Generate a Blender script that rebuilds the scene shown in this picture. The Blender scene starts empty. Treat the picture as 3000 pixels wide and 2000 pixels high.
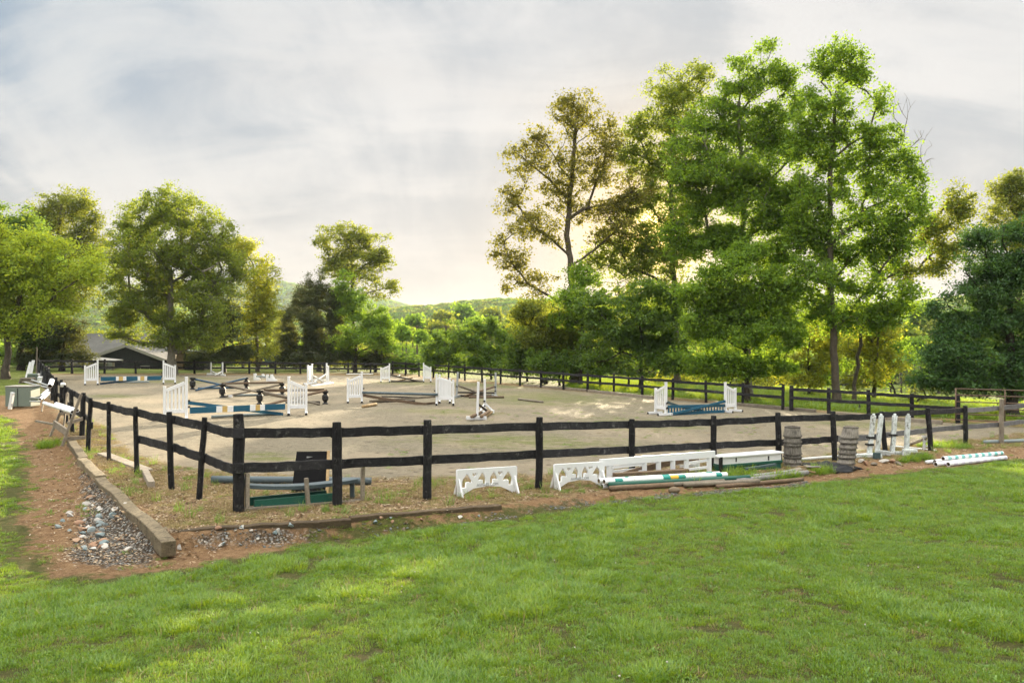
import bpy, bmesh, math, random
import numpy as np
from mathutils import Vector as V, Matrix
random.seed(7); rng = np.random.default_rng(11)
scene = bpy.context.scene
COL = scene.collection
# ---------------------------------------------------------------- the site: a gently tilted riding arena seen from the lawn above it
F, CX, CY, CAMZ = 2333.0, 1500.0, 1000.0, 2.6          # survey constants (photo pixels) used to turn sightings into ground positions
GC, GB, GD = -0.028, -0.025, -0.006                     # arena plane z = GC + GB x + GD y
SUN_AZ, SUN_EL = math.radians(10.4), math.radians(7.3)  # azimuth clockwise from +Y
SUN = V((math.sin(SUN_AZ)*math.cos(SUN_EL), math.cos(SUN_AZ)*math.cos(SUN_EL), math.sin(SUN_EL)))
def G(x, y): return GC + GB*x + GD*y
def gp(px, py, dz=0.0):
    u, v = (px-CX)/F, (py-CY)/F
    Y = (CAMZ-GC-dz)/(v+GB*u+GD)
    return V((u*Y, Y, CAMZ-v*Y))
def pt(px, py, Y):
    return V(((px-CX)/F*Y, Y, CAMZ-(py-CY)/F*Y))
def onplane(A, B, px, py, off=0.0):
    """sighting met by the upright plane through A and B, moved off metres towards the lawn"""
    d = V((B.x-A.x, B.y-A.y)); n = V((d.y, -d.x)); n.normalize()
    if n.y > 0: n = -n
    u = (px-CX)/F
    ax, ay = A.x+n.x*off, A.y+n.y*off
    # n . (uY-ax, Y-ay) = 0
    Y = (n.x*ax+n.y*ay)/(n.x*u+n.y)
    return V((u*Y, Y, CAMZ-(py-CY)/F*Y))
def frame_of(d, up=V((0, 0, 1))):
    d = d.normalized()
    s = d.cross(up)
    if s.length < 1e-4: s = d.cross(V((0, 1, 0)))
    s.normalize(); return d, s, s.cross(d).normalized()
class MB:
    def __init__(s): s.v = []; s.f = []; s.m = []
    def add(s, vs, fs, mi=0):
        o = len(s.v); s.v += [tuple(p) for p in vs]
        s.f += [[i+o for i in q] for q in fs]; s.m += [mi]*len(fs)
        return s
    def box(s, c, size, R=None, mi=0, taper=1.0):
        hx, hy, hz = size[0]/2, size[1]/2, size[2]/2; c = V(c)
        vs = []
        for z in (-1, 1):
            k = taper if z > 0 else 1.0
            for x, y in ((-1, -1), (1, -1), (1, 1), (-1, 1)):
                p = V((x*hx*k, y*hy*k, z*hz))
                if R is not None: p = R @ p
                vs.append(c+p)
        return s.add(vs, [(3, 2, 1, 0), (4, 5, 6, 7), (0, 1, 5, 4), (1, 2, 6, 5), (2, 3, 7, 6), (3, 0, 4, 7)], mi)
    def beam(s, p0, p1, w, h, seg=1, jit=0.0, mi=0, up=V((0, 0, 1)), cuts=None, sag=0.0, endjit=0.0, roll=0.0):
        """board from p0 to p1, w across, h tall; cuts = [(t, material)] paints stripes"""
        p0, p1 = V(p0), V(p1); d, sd, u = frame_of(p1-p0, up)
        if roll: R = Matrix.Rotation(roll, 3, d); sd = R@sd; u = R@u
        if cuts: ts = [0.0]+[c[0] for c in cuts]
        else: ts = [i/seg for i in range(seg+1)]
        vs = []
        for i, t in enumerate(ts):
            c = p0.lerp(p1, t)-u*sag*4*t*(1-t)+(sd*random.uniform(-jit, jit)+u*random.uniform(-jit, jit) if 0 < i < len(ts)-1 else V((0, 0, 0)))
            k = 1+random.uniform(-jit, jit)*2
            for a, b in ((-1, -1), (1, -1), (1, 1), (-1, 1)):
                vs.append(c+sd*a*w/2+u*b*h/2*k+d*(random.uniform(-endjit, endjit) if i in (0, len(ts)-1) else 0))
        o = len(s.v); s.v += [tuple(p) for p in vs]
        n = len(ts)
        s.f.append([o+3, o+2, o+1, o]); s.m.append(cuts[0][1] if cuts else mi)
        for i in range(n-1):
            a = o+4*i
            for j in range(4):
                k = (j+1) % 4
                s.f.append([a+j, a+k, a+4+k, a+4+j]); s.m.append(cuts[i][1] if cuts else mi)
        a = o+4*(n-1); s.f.append([a, a+1, a+2, a+3]); s.m.append(cuts[-1][1] if cuts else mi)
        return s
    def tube(s, pts, rad, n=10, mi=0, cap=True, cuts=None, jit=0.0, flat=1.0):
        pts = [V(p) for p in pts]
        if not hasattr(rad, '__len__'): rad = [rad]*len(pts)
        o = len(s.v); ref = V((0, 0, 1))
        for i, p in enumerate(pts):
            d = pts[min(i+1, len(pts)-1)]-pts[max(i-1, 0)]
            if abs(d.normalized().z) > 0.95: ref = V((0, 1, 0))
            d, sd, u = frame_of(d, ref)
            for k in range(n):
                a = 2*math.pi*k/n; r = rad[i]*(1+random.uniform(-jit, jit))
                s.v.append(tuple(p+sd*math.cos(a)*r+u*math.sin(a)*r*flat))
        for i in range(len(pts)-1):
            m = cuts[i] if cuts else mi
            for k in range(n):
                a, b = o+i*n+k, o+i*n+(k+1) % n
                s.f.append([a, b, b+n, a+n]); s.m.append(m)
        if cap:
            s.f.append([o+k for k in range(n)][::-1]); s.m.append(cuts[0] if cuts else mi)
            e = o+(len(pts)-1)*n
            s.f.append([e+k for k in range(n)]); s.m.append(cuts[-1] if cuts else mi)
        return s
    def pipe(s, p0, p1, r, wall=0.012, n=16, cuts=None, inner=1):
        """hollow plastic pipe; cuts = [(t_end, material)]"""
        p0, p1 = V(p0), V(p1)
        cuts = cuts or [(1.0, 0)]
        ts = [0.0]+[c[0] for c in cuts]; ms = [c[1] for c in cuts]
        s.tube([p0.lerp(p1, t) for t in ts], r, n, cap=False, cuts=ms)
        d = (p1-p0).normalized()
        L = min(0.6, (p1-p0).length*0.4)
        for e, dd, flip in ((p0, d, False), (p1, -d, True)):
            o = len(s.v)
            s.tube([e, e+dd*L], r-wall, n, mi=inner, cap=False)
            for q in s.f[-n:]: q.reverse()
            # the rim and a dark plug well inside
            ro = o - 0
            base = len(s.v); dA, sd, u = frame_of(d)
            for k in range(n):
                a = 2*math.pi*k/n
                s.v.append(tuple(e+sd*math.cos(a)*r+u*math.sin(a)*r))
            for k in range(n):
                a = 2*math.pi*k/n
                s.v.append(tuple(e+sd*math.cos(a)*(r-wall)+u*math.sin(a)*(r-wall)))
            for k in range(n):
                j = (k+1) % n
                s.f.append([base+k, base+j, base+n+j, base+n+k]); s.m.append(ms[0])
            s.f.append([o+n+k for k in range(n)]); s.m.append(inner)
        return s
    def lathe(s, prof, c, n=16, mi=0, lean=V((0, 0, 0)), cap=True):
        c = V(c); o = len(s.v)
        for r, z in prof:
            for k in range(n):
                a = 2*math.pi*(k+.5)/n
                s.v.append(tuple(c+V((r*math.cos(a), r*math.sin(a), z))+lean*z))
        for i in range(len(prof)-1):
            for k in range(n):
                a, b = o+i*n+k, o+i*n+(k+1) % n
                s.f.append([a, b, b+n, a+n]); s.m.append(mi)
        if cap:
            s.f.append([o+k for k in range(n)][::-1]); s.m.append(mi)
            e = o+(len(prof)-1)*n; s.f.append([e+k for k in range(n)]); s.m.append(mi)
        return s
    def prism(s, outline, o, ex, ez, thick, mi=0):
        """a flat outline (x, z) in the frame o, ex, ez given its real thickness"""
        ex, ez = V(ex), V(ez); ny = ez.cross(ex).normalized(); n = len(outline); O = V(o)
        vs = [O+ex*x+ez*z-ny*thick/2 for x, z in outline]+[O+ex*x+ez*z+ny*thick/2 for x, z in outline]
        fs = [list(range(n))[::-1], list(range(n, 2*n))]+[[i, (i+1) % n, n+(i+1) % n, n+i] for i in range(n)]
        return s.add(vs, fs, mi)
def link(o, parent=None):
    COL.objects.link(o)
    if parent is not None: o.parent = parent
    return o
def mesh_of(name, mb, mats, loc=V((0, 0, 0)), smooth=False):
    me = bpy.data.meshes.new(name)
    me.from_pydata([(x-loc[0], y-loc[1], z-loc[2]) for x, y, z in mb.v], [], mb.f)
    mats = mats if isinstance(mats, (list, tuple)) else [mats]
    for m in mats: me.materials.append(m)
    if len(mats) > 1: me.polygons.foreach_set('material_index', mb.m)
    bm = bmesh.new(); bm.from_mesh(me); bmesh.ops.recalc_face_normals(bm, faces=bm.faces); bm.to_mesh(me); bm.free()
    if smooth: me.polygons.foreach_set('use_smooth', [True]*len(me.polygons))
    me.update(); return me
def add_bevel(o, w):
    b = o.modifiers.new('soft_edges', 'BEVEL'); b.width = w; b.segments = 2; b.limit_method = 'ANGLE'; b.angle_limit = math.radians(40)
def tag(o, label=None, cat=None, group=None, kind=None):
    if label: o['label'] = label
    if cat: o['category'] = cat
    if group: o['group'] = group
    if kind: o['kind'] = kind
    return o
class Thing:
    def __init__(s, name, label, cat, loc, group=None):
        s.e = bpy.data.objects.new(name, None); s.e.empty_display_size = 0.2
        s.loc = V(loc); s.e.location = s.loc; link(s.e); tag(s.e, label, cat, group)
    def part(s, name, mb, mats, parent=None, bevel=0, smooth=False, label=None):
        o = bpy.data.objects.new(name, mesh_of(name, mb, mats, s.loc, smooth)); link(o, parent or s.e)
        if bevel: add_bevel(o, bevel)
        if label: o['label'] = label
        return o
def single(name, mb, mats, label, cat, group=None, bevel=0, smooth=False, loc=None, kind=None):
    if loc is None:
        a = np.array(mb.v); loc = V((float(a[:, 0].mean()), float(a[:, 1].mean()), float(a[:, 2].min())))
    o = bpy.data.objects.new(name, mesh_of(name, mb, mats, loc, smooth)); o.location = loc; link(o)
    if bevel: add_bevel(o, bevel)
    return tag(o, label, cat, group, kind)
def np_mesh(name, verts, quads, mat, smooth=False):
    me = bpy.data.meshes.new(name); nv, nq = len(verts), len(quads); k = quads.shape[1]
    me.vertices.add(nv); me.vertices.foreach_set('co', np.ascontiguousarray(verts, dtype=np.float32).ravel())
    me.loops.add(nq*k); me.loops.foreach_set('vertex_index', np.ascontiguousarray(quads, dtype=np.int32).ravel())
    me.polygons.add(nq); me.polygons.foreach_set('loop_start', np.arange(0, nq*k, k, dtype=np.int32))
    if smooth: me.polygons.foreach_set('use_smooth', np.ones(nq, dtype=bool))
    me.materials.append(mat); me.update(calc_edges=True); me.validate(); return me
# ---------------------------------------------------------------- materials
class NT:
    def __init__(s, mat):
        s.t = mat.node_tree; s.n = s.t.nodes
    def new(s, typ, **kw):
        n = s.n.new(typ)
        for k, v in kw.items():
            if k.startswith('i_'):
                key = k[2:]
                key = int(key) if key.isdigit() else key.replace('_', ' ')
                if hasattr(v, 'is_output') or isinstance(v, bpy.types.NodeSocket): s.t.links.new(v, n.inputs[key])
                else: n.inputs[key].default_value = v
            else: setattr(n, k, v)
        return n
    def link(s, a, b): s.t.links.new(a, b)
    def noise(s, vec, scale, detail=4, rough=.6, dist=0.0, out='Fac'):
        n = s.new('ShaderNodeTexNoise'); n.inputs['Scale'].default_value = scale; n.inputs['Detail'].default_value = detail
        n.inputs['Roughness'].default_value = rough; n.inputs['Distortion'].default_value = dist
        if vec is not None: s.link(vec, n.inputs['Vector'])
        return n.outputs[out]
    def ramp(s, fac, stops, interp='LINEAR'):
        n = s.new('ShaderNodeValToRGB'); cr = n.color_ramp; cr.interpolation = interp
        while len(cr.elements) < len(stops): cr.elements.new(0.5)
        for e, (p, c) in zip(cr.elements, stops):
            e.position = p; e.color = (*c, 1) if len(c) == 3 else c
        s.link(fac, n.inputs[0]); return n.outputs['Color']
    def math(s, op, a, b=None, c=None, clamp=False):
        n = s.new('ShaderNodeMath', operation=op, use_clamp=clamp)
        for i, x in enumerate((a, b, c)):
            if x is None: continue
            if isinstance(x, bpy.types.NodeSocket): s.link(x, n.inputs[i])
            else: n.inputs[i].default_value = x
        return n.outputs[0]
    def mix(s, fac, a, b, blend='MIX'):
        n = s.new('ShaderNodeMix', data_type='RGBA', blend_type=blend)
        for i, x in ((0, fac), (6, a), (7, b)):
            if isinstance(x, bpy.types.NodeSocket): s.link(x, n.inputs[i])
            elif i == 0: n.inputs[0].default_value = x
            else: n.inputs[i].default_value = (*x, 1) if len(x) == 3 else x
        return n.outputs[2]
    def smooth(s, x, lo, hi):
        n = s.new('ShaderNodeMapRange', interpolation_type='SMOOTHSTEP')
        s.link(x, n.inputs[0]); n.inputs[1].default_value = lo; n.inputs[2].default_value = hi
        return n.outputs[0]
    def mapping(s, vec, scale=(1, 1, 1), rot=(0, 0, 0)):
        n = s.new('ShaderNodeMapping'); n.inputs['Scale'].default_value = scale; n.inputs['Rotation'].default_value = rot
        s.link(vec, n.inputs[0]); return n.outputs[0]
    def bump(s, h, strength, dist=0.02):
        n = s.new('ShaderNodeBump'); n.inputs['Strength'].default_value = strength; n.inputs['Distance'].default_value = dist
        s.link(h, n.inputs['Height']); return n.outputs[0]
def new_mat(name):
    m = bpy.data.materials.new(name); m.use_nodes = True; nt = NT(m)
    b = nt.n['Principled BSDF']; return m, nt, b
def obj_vec(nt):
    t = nt.new('ShaderNodeTexCoord'); r = nt.new('ShaderNodeObjectInfo')
    c = nt.new('ShaderNodeVectorMath', operation='SCALE'); c.inputs[0].default_value = (37.0, 91.0, 53.0); nt.link(r.outputs['Random'], c.inputs['Scale'])
    a = nt.new('ShaderNodeVectorMath', operation='ADD'); nt.link(t.outputs['Object'], a.inputs[0]); nt.link(c.outputs[0], a.inputs[1])
    return a.outputs[0], r.outputs['Random']
def wood(name, dark, light, rough=.85, streak=(14, 14, 14), contrast=(.35, .7), spots=None, bump=.5, grain=40):
    """weathered board: blotches plus fine grain"""
    m, nt, b = new_mat(name); v, rnd = obj_vec(nt)
    n1 = nt.noise(v, 5.0, 6, .65); n2 = nt.noise(nt.mapping(v, streak), 6.0, 5, .7)
    f = nt.math('ADD', nt.math('MULTIPLY', n1, .45), nt.math('MULTIPLY', n2, .55))
    c = nt.ramp(f, [(contrast[0], dark), (contrast[1], light)])
    if spots:
        s = nt.noise(v, 9.0, 7, .75)
        c = nt.mix(nt.smooth(s, spots[0], spots[1]), c, spots[2])
    k = nt.math('ADD', .75, nt.math('MULTIPLY', rnd, .5))
    mul = nt.new('ShaderNodeVectorMath', operation='SCALE'); nt.link(c, mul.inputs[0]); nt.link(k, mul.inputs['Scale'])
    nt.link(mul.outputs[0], b.inputs['Base Color']); b.inputs['Roughness'].default_value = rough
    b.inputs['Specular IOR Level'].default_value = .25
    nt.link(nt.bump(n2, bump, .01), b.inputs['Normal']); return m
def paint(name, col, dirt=(.35, .3, .22), rough=.45, amount=(.62, .85), var=.06, bump=.05, spec=.4):
    m, nt, b = new_mat(name); v, rnd = obj_vec(nt)
    n = nt.noise(v, 4.0, 8, .7); n2 = nt.noise(v, 22.0, 5, .7)
    f = nt.math('MULTIPLY', nt.smooth(n, *amount), nt.smooth(n2, .35, .7))
    k = nt.math('ADD', 1-var, nt.math('MULTIPLY', n2, 2*var))
    mul = nt.new('ShaderNodeVectorMath', operation='SCALE'); mul.inputs[0].default_value = col; nt.link(k, mul.inputs['Scale'])
    nt.link(nt.mix(f, mul.outputs[0], dirt), b.inputs['Base Color']); b.inputs['Roughness'].default_value = rough
    b.inputs['Specular IOR Level'].default_value = spec
    nt.link(nt.bump(n2, bump, .01), b.inputs['Normal']); return m
def leaf_mat(name, cols, trans, tfac=.45, rough=.6, gloss=.02):
    m, nt, b = new_mat(name); nt.n.remove(b); out = nt.n['Material Output']
    g = nt.new('ShaderNodeNewGeometry'); oi = nt.new('ShaderNodeObjectInfo')
    r = g.outputs['Random Per Island']
    st = [(i/(len(cols)-1), c) for i, c in enumerate(cols)]
    c = nt.ramp(r, st)
    k = nt.math('ADD', .85, nt.math('MULTIPLY', oi.outputs['Random'], .3))
    mul = nt.new('ShaderNodeVectorMath', operation='SCALE'); nt.link(c, mul.inputs[0]); nt.link(k, mul.inputs['Scale'])
    d = nt.new('ShaderNodeBsdfDiffuse'); nt.link(mul.outputs[0], d.inputs[0])
    t = nt.new('ShaderNodeBsdfTranslucent')
    tr = nt.ramp(r, [(0, tuple(x*.75 for x in trans)), (1, trans)]); nt.link(tr, t.inputs[0])
    gl = nt.new('ShaderNodeBsdfGlossy'); gl.inputs['Roughness'].default_value = rough; gl.inputs[0].default_value = (.8, .85, .9, 1)
    m1 = nt.new('ShaderNodeMixShader'); m1.inputs[0].default_value = tfac; nt.link(d.outputs[0], m1.inputs[1]); nt.link(t.outputs[0], m1.inputs[2])
    m2 = nt.new('ShaderNodeMixShader'); m2.inputs[0].default_value = gloss; nt.link(m1.outputs[0], m2.inputs[1]); nt.link(gl.outputs[0], m2.inputs[2])
    nt.link(m2.outputs[0], out.inputs[0]); return m
M = {}
M['black_wood'] = wood('black_wood', (.005, .005, .006), (.035, .034, .036), streak=(9, 9, 1.6), contrast=(.38, .72), spots=(.56, .74, (.16, .155, .15)))
M['black_board'] = wood('black_board', (.005, .005, .007), (.045, .044, .047), streak=(2.2, 2.2, 26), contrast=(.36, .68), spots=(.54, .74, (.17, .165, .16)))
M['grey_board'] = wood('grey_board', (.07, .07, .075), (.27, .27, .28), streak=(3, 3, 26), contrast=(.3, .7))
M['timber'] = wood('timber', (.075, .058, .035), (.27, .22, .145), streak=(11, 1.6, 11), contrast=(.33, .64), spots=(.55, .66, (.03, .024, .016)), bump=1.0)
M['dark_timber'] = wood('dark_timber', (.03, .022, .014), (.12, .085, .05), streak=(2.5, 12, 12), bump=.8)
M['weather'] = wood('weather', (.13, .11, .085), (.36, .31, .25), streak=(8, 8, 8), bump=.6)
M['brown_pole'] = wood('brown_pole', (.09, .06, .04), (.24, .17, .115), streak=(3, 14, 14))
M['dark_pole'] = wood('dark_pole', (.035, .03, .028), (.10, .085, .075), streak=(3, 14, 14))
M['tan_pole'] = wood('tan_pole', (.24, .16, .08), (.48, .35, .2), streak=(4, 12, 12))
M['grey_log'] = wood('grey_log', (.13, .125, .125), (.42, .41, .41), streak=(3, 12, 12), spots=(.6, .74, (.09, .08, .07)), bump=.8)
M['grey_pole'] = paint('grey_pole', (.2, .24, .25), (.3, .28, .25), .6, (.5, .8), .15)
M['basket'] = wood('basket', (.07, .063, .055), (.33, .30, .265), streak=(7, 7, .8), contrast=(.36, .6), spots=(.62, .76, (.17, .12, .055)), bump=.7)
M['white'] = paint('white_vinyl', (.76, .775, .80), (.42, .37, .27), .4, (.56, .82), .05)
M['white_dirty'] = paint('white_dirty', (.72, .73, .73), (.3, .27, .2), .5, (.52, .78), .08)
M['chipped'] = wood('chipped_white', (.30, .32, .30), (.64, .68, .69), streak=(7, 7, 1.0), contrast=(.34, .6), spots=(.53, .62, (.17, .17, .145)), bump=1.0)
M['navy'] = paint('navy_paint', (.012, .05, .10), (.06, .08, .09), .5, (.6, .85), .18)
M['blue'] = paint('teal_blue_paint', (.010, .088, .155), (.09, .12, .13), .5, (.62, .88), .15)
M['teal'] = paint('teal_paint', (.01, .23, .20), (.6, .65, .62), .45, (.6, .7), .15)
M['teal_faded'] = paint('teal_faded', (.16, .46, .44), (.75, .76, .76), .45, (.52, .7), .15)
M['lilac'] = paint('lilac_faded', (.60, .57, .67), (.75, .76, .76), .45, (.5, .72), .15)
M['tan'] = paint('tan_paint', (.55, .38, .13), (.5, .42, .3), .5)
M['yellow'] = paint('yellow_paint', (.72, .42, .05), (.7, .66, .55), .5, (.6, .75))
M['green'] = paint('dark_green_paint', (.012, .085, .06), (.10, .11, .07), .55, (.5, .8), .25)
M['green_grey'] = paint('slate_paint', (.045, .08, .085), (.2, .19, .17), .6, (.5, .8), .25)
M['slate'] = paint('slate_blue_paint', (.07, .098, .115), (.3, .3, .3), .55, (.5, .8), .2)
M['black'] = paint('black_plastic', (.012, .012, .014), (.05, .045, .04), .45, (.6, .85), .2)
M['inner'] = paint('pipe_inside', (.26, .19, .12), (.1, .07, .05), .8)
M['utility'] = paint('utility_green', (.16, .20, .17), (.23, .23, .19), .6, (.5, .85), .08)
M['metal'] = paint('galvanised', (.34, .36, .37), (.2, .14, .1), .45, (.55, .8), .12)
M['rust'] = paint('rusty_steel', (.13, .085, .06), (.08, .04, .02), .7, (.4, .7), .2)
M['siding'] = wood('barn_siding', (.018, .02, .022), (.04, .044, .046), streak=(14, 14, 1.0), contrast=(.3, .7), bump=.3)
M['cloth'] = paint('black_mesh_cloth', (.012, .013, .017), (.05, .05, .05), .7, (.5, .8), .3, .4)
M['bark'] = wood('bark_dark', (.02, .016, .012), (.085, .068, .052), streak=(9, 9, 1.6), bump=1.0)
M['bark_pale'] = wood('bark_pale', (.09, .08, .065), (.3, .275, .235), streak=(6, 6, 1.2), bump=.8)
M['bark_mid'] = wood('bark_mid', (.045, .036, .027), (.16, .13, .1), streak=(8, 8, 1.5), bump=1.0)
def shingle():
    m, nt, b = new_mat('roof_shingle'); t = nt.new('ShaderNodeTexCoord')
    v = t.outputs['Object']
    br = nt.new('ShaderNodeTexBrick'); br.inputs['Scale'].default_value = 3.2; br.inputs['Mortar Size'].default_value = .015
    br.inputs['Color1'].default_value = (.095, .094, .092, 1); br.inputs['Color2'].default_value = (.135, .132, .128, 1); br.inputs['Mortar'].default_value = (.05, .05, .05, 1)
    nt.link(nt.mapping(v, (1, 1, 1), (math.radians(90), 0, 0)), br.inputs['Vector'])
    n = nt.noise(v, 1.2, 6, .7)
    c = nt.mix(.6, br.outputs[0], nt.ramp(n, [(.3, (.07, .07, .068)), (.7, (.15, .148, .14))]), 'MIX')
    nt.link(c, b.inputs['Base Color']); b.inputs['Roughness'].default_value = .95; return m
M['shingle'] = shingle()
M['roof_edge'] = paint('roof_edge', (.30, .29, .27), (.15, .14, .12), .6, (.5, .8), .1)
M['glass'] = paint('window_glass', (.03, .035, .04), (.05, .05, .05), .1, (.6, .9), .1, 0, .5)
def rock_mat(name, c1, c2, c3):
    m, nt, b = new_mat(name); v, rnd = obj_vec(nt); n = nt.noise(v, 6.0, 6, .7)
    base = nt.ramp(nt.math('ADD', nt.math('MULTIPLY', n, .5), nt.math('MULTIPLY', rnd, .5)), [(.15, c1), (.5, c2), (.85, c3)])
    nt.link(base, b.inputs['Base Color']); b.inputs['Roughness'].default_value = .85
    nt.link(nt.bump(nt.noise(v, 25, 5, .7), .5, .01), b.inputs['Normal']); return m
M['rock_pale'] = rock_mat('rock_pale', (.34, .31, .27), (.45, .43, .40), (.55, .52, .47))
M['rock_rust'] = rock_mat('rock_rust', (.20, .11, .07), (.32, .19, .12), (.40, .28, .19))
M['rock_blue'] = rock_mat('rock_blue', (.13, .18, .19), (.22, .27, .28), (.32, .35, .35))
M['grav_pale'] = rock_mat('gravel_pale', (.085, .065, .045), (.16, .125, .09), (.36, .31, .25))
M['grav_rust'] = rock_mat('gravel_rust', (.075, .05, .033), (.13, .09, .06), (.2, .15, .1))
M['grav_blue'] = rock_mat('gravel_blue', (.06, .063, .06), (.12, .128, .125), (.2, .21, .205))
M['flat_black'] = paint('flat_black', (.006, .006, .007), (.02, .02, .02), .8, (.6, .85), .2, .05, .1)
M['hoop'] = wood('hoop', (.05, .045, .04), (.2, .18, .155), streak=(4, 4, 9), contrast=(.36, .64))  # hoops toned dark to stand for the shadow line under each lip
ZEN_BOOST, SKYK, HAZE, EXPO, DENOISE = 4.0, .160, .00016, 2.43, True
# ================================================================ THE SETTING: ground, hills, grass, gravel
def sd_poly(P, poly):
    """signed distance, positive inside, of points P (n,2) to a closed polygon"""
    P = np.asarray(P, float); poly = np.asarray(poly, float); n = len(poly)
    d = np.full(len(P), 1e18); ins = np.zeros(len(P), bool)
    for i in range(n):
        a, b = poly[i], poly[(i+1) % n]; e = b-a; w = P-a
        t = np.clip((w@e)/max(e@e, 1e-12), 0, 1); q = w-t[:, None]*e
        d = np.minimum(d, (q**2).sum(1))
        c = (a[1] > P[:, 1]) != (b[1] > P[:, 1])
        with np.errstate(divide='ignore', invalid='ignore'):
            xi = a[0]+(P[:, 1]-a[1])*(b[0]-a[0])/(b[1]-a[1])
        ins ^= c & (P[:, 0] < xi)
    return np.where(ins, 1, -1)*np.sqrt(d)
def W(pts, dz=0): return [tuple(gp(x, y, dz)[:2]) for x, y in pts]
PERIM = W([(485, 1560), (286, 1404), (212, 1296), (190, 1262), (150, 1200), (128, 1160), (92, 1094), (1150, 1092), (2293, 1192), (2806, 1232)]) + [(24.0, 30.0), (26.0, 24.0)] + \
    W([(3000, 1312), (2560, 1350), (2350, 1393), (2100, 1415), (1700, 1452), (1463, 1482), (1026, 1527)])
SAND = W([(277, 1250), (339, 1330), (482, 1372), (611, 1384), (683, 1390), (1100, 1402), (1300, 1405), (1500, 1398), (1700, 1390), (2100, 1362), (2300, 1352), (2600, 1318), (3000, 1272)]) + \
    [(23.0, 29.0)] + W([(2806, 1240), (2293, 1199), (1150, 1100), (108, 1097), (150, 1165), (215, 1225)])
LAWN_EDGE = [(51, 1224), (57, 1275), (89, 1352), (77, 1429), (64, 1505), (77, 1582), (153, 1652), (319, 1664), (446, 1652), (560, 1634), (640, 1616), (807, 1578), (941, 1554), (1075, 1534), (1298, 1518), (1450, 1502), (1600, 1486),
             (1750, 1467), (1950, 1450), (2150, 1438), (2367, 1418), (2493, 1403), (2620, 1387), (2692, 1377), (2782, 1366), (2945, 1350), (3000, 1346)]
LAWN_EDGE = [(x, y+4*min(1, max(0, (x-700)/300))) for x, y in LAWN_EDGE]
LAWN = W(LAWN_EDGE, -.08) + [(20, 19.5), (60, 36), (60, -14), (-60, -14), (-60, 40)] + W([(-40, 1196)])
GRAVEL_A = W([(232, 1340), (252, 1400), (243, 1470), (222, 1520), (218, 1582), (310, 1610), (450, 1604), (474, 1562), (286, 1404)])
GRAVEL_B = W([(560, 1557), (1026, 1538), (1463, 1494), (1700, 1462), (1950, 1442), (2200, 1424), (2360, 1404), (2380, 1413), (2150, 1435), (1950, 1449), (1750, 1464), (1600, 1482), (1298, 1514), (1075, 1534), (941, 1549), (807, 1554), (640, 1562), (560, 1564)])
EA, EB = gp(446, 1650), gp(2493, 1403)
EN = np.array([EB.y-EA.y, -(EB.x-EA.x)]); EN /= np.linalg.norm(EN)
def sstep(x, a, b):
    t = np.clip((x-a)/(b-a), 0, 1); return t*t*(3-2*t)
def lump(x, y):
    return (np.sin(x*.9+1.3*np.sin(y*.7))*np.cos(y*1.1+x*.3)*.012+np.sin(x*2.3+y*1.9)*.006+np.sin(x*5.1-y*4.3)*.003)
def height(x, y):
    x = np.asarray(x, float); y = np.asarray(y, float)
    g = GC+GB*np.clip(x, -48, 40)+GD*np.clip(y, 0, 85)
    P = np.stack([x.ravel(), y.ravel()], 1)
    e = -sd_poly(P, PERIM).reshape(x.shape)
    near = sstep(y, 34, 20)
    left = sstep(x, 3.0, -3.5)
    drop = -(.07+.15*left)*sstep(e, .02, .32)*near
    s = (x-EA.x)*EN[0]+(y-EA.y)*EN[1]
    rise = .105*(np.sqrt(s*s+.6)+s)/2*sstep(x, -60, -8)
    far = np.maximum(0, e-10)*(y > 20)
    valley = -5.0*sstep(far, 0, 90)-6*sstep(far, 200, 900)
    z = g+drop+rise+valley
    z = z+lump(x, y)*np.where(e > 0, 1.6, .6)
    return z
def H(x, y): return float(height(np.array([x]), np.array([y]))[0])
def on_ground(px, py):
    """sighting met by the real ground (lawn rise included)"""
    u, v = (px-CX)/F, (py-CY)/F; Y = gp(px, py).y
    for _ in range(40):
        z = H(u*Y, Y); Y += .6*((CAMZ-z)/v-Y)
    return V((u*Y, Y, H(u*Y, Y)))
def axis(fine, lo, hi, grow, end_lo, end_hi):
    a = list(np.arange(lo, hi, fine)); s = fine; b = []
    x = a[-1]
    while x < end_hi: s *= grow; x += s; b.append(x)
    s = fine; x = a[0]; c = []
    while x > end_lo: s *= grow; x -= s; c.append(x)
    return np.array(c[::-1]+a+b)
gx = axis(.17, -14, 20, 1.09, -6000, 6000); gy = axis(.15, 2.5, 27, 1.05, -400, 7000)
XX, YY = np.meshgrid(gx, gy); ZZ = height(XX, YY)
nvx, nvy = len(gx), len(gy)
idx = np.arange(nvx*nvy).reshape(nvy, nvx)
quads = np.stack([idx[:-1, :-1], idx[:-1, 1:], idx[1:, 1:], idx[1:, :-1]], -1).reshape(-1, 4)
PT = np.stack([XX.ravel(), YY.ravel()], 1)
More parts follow.
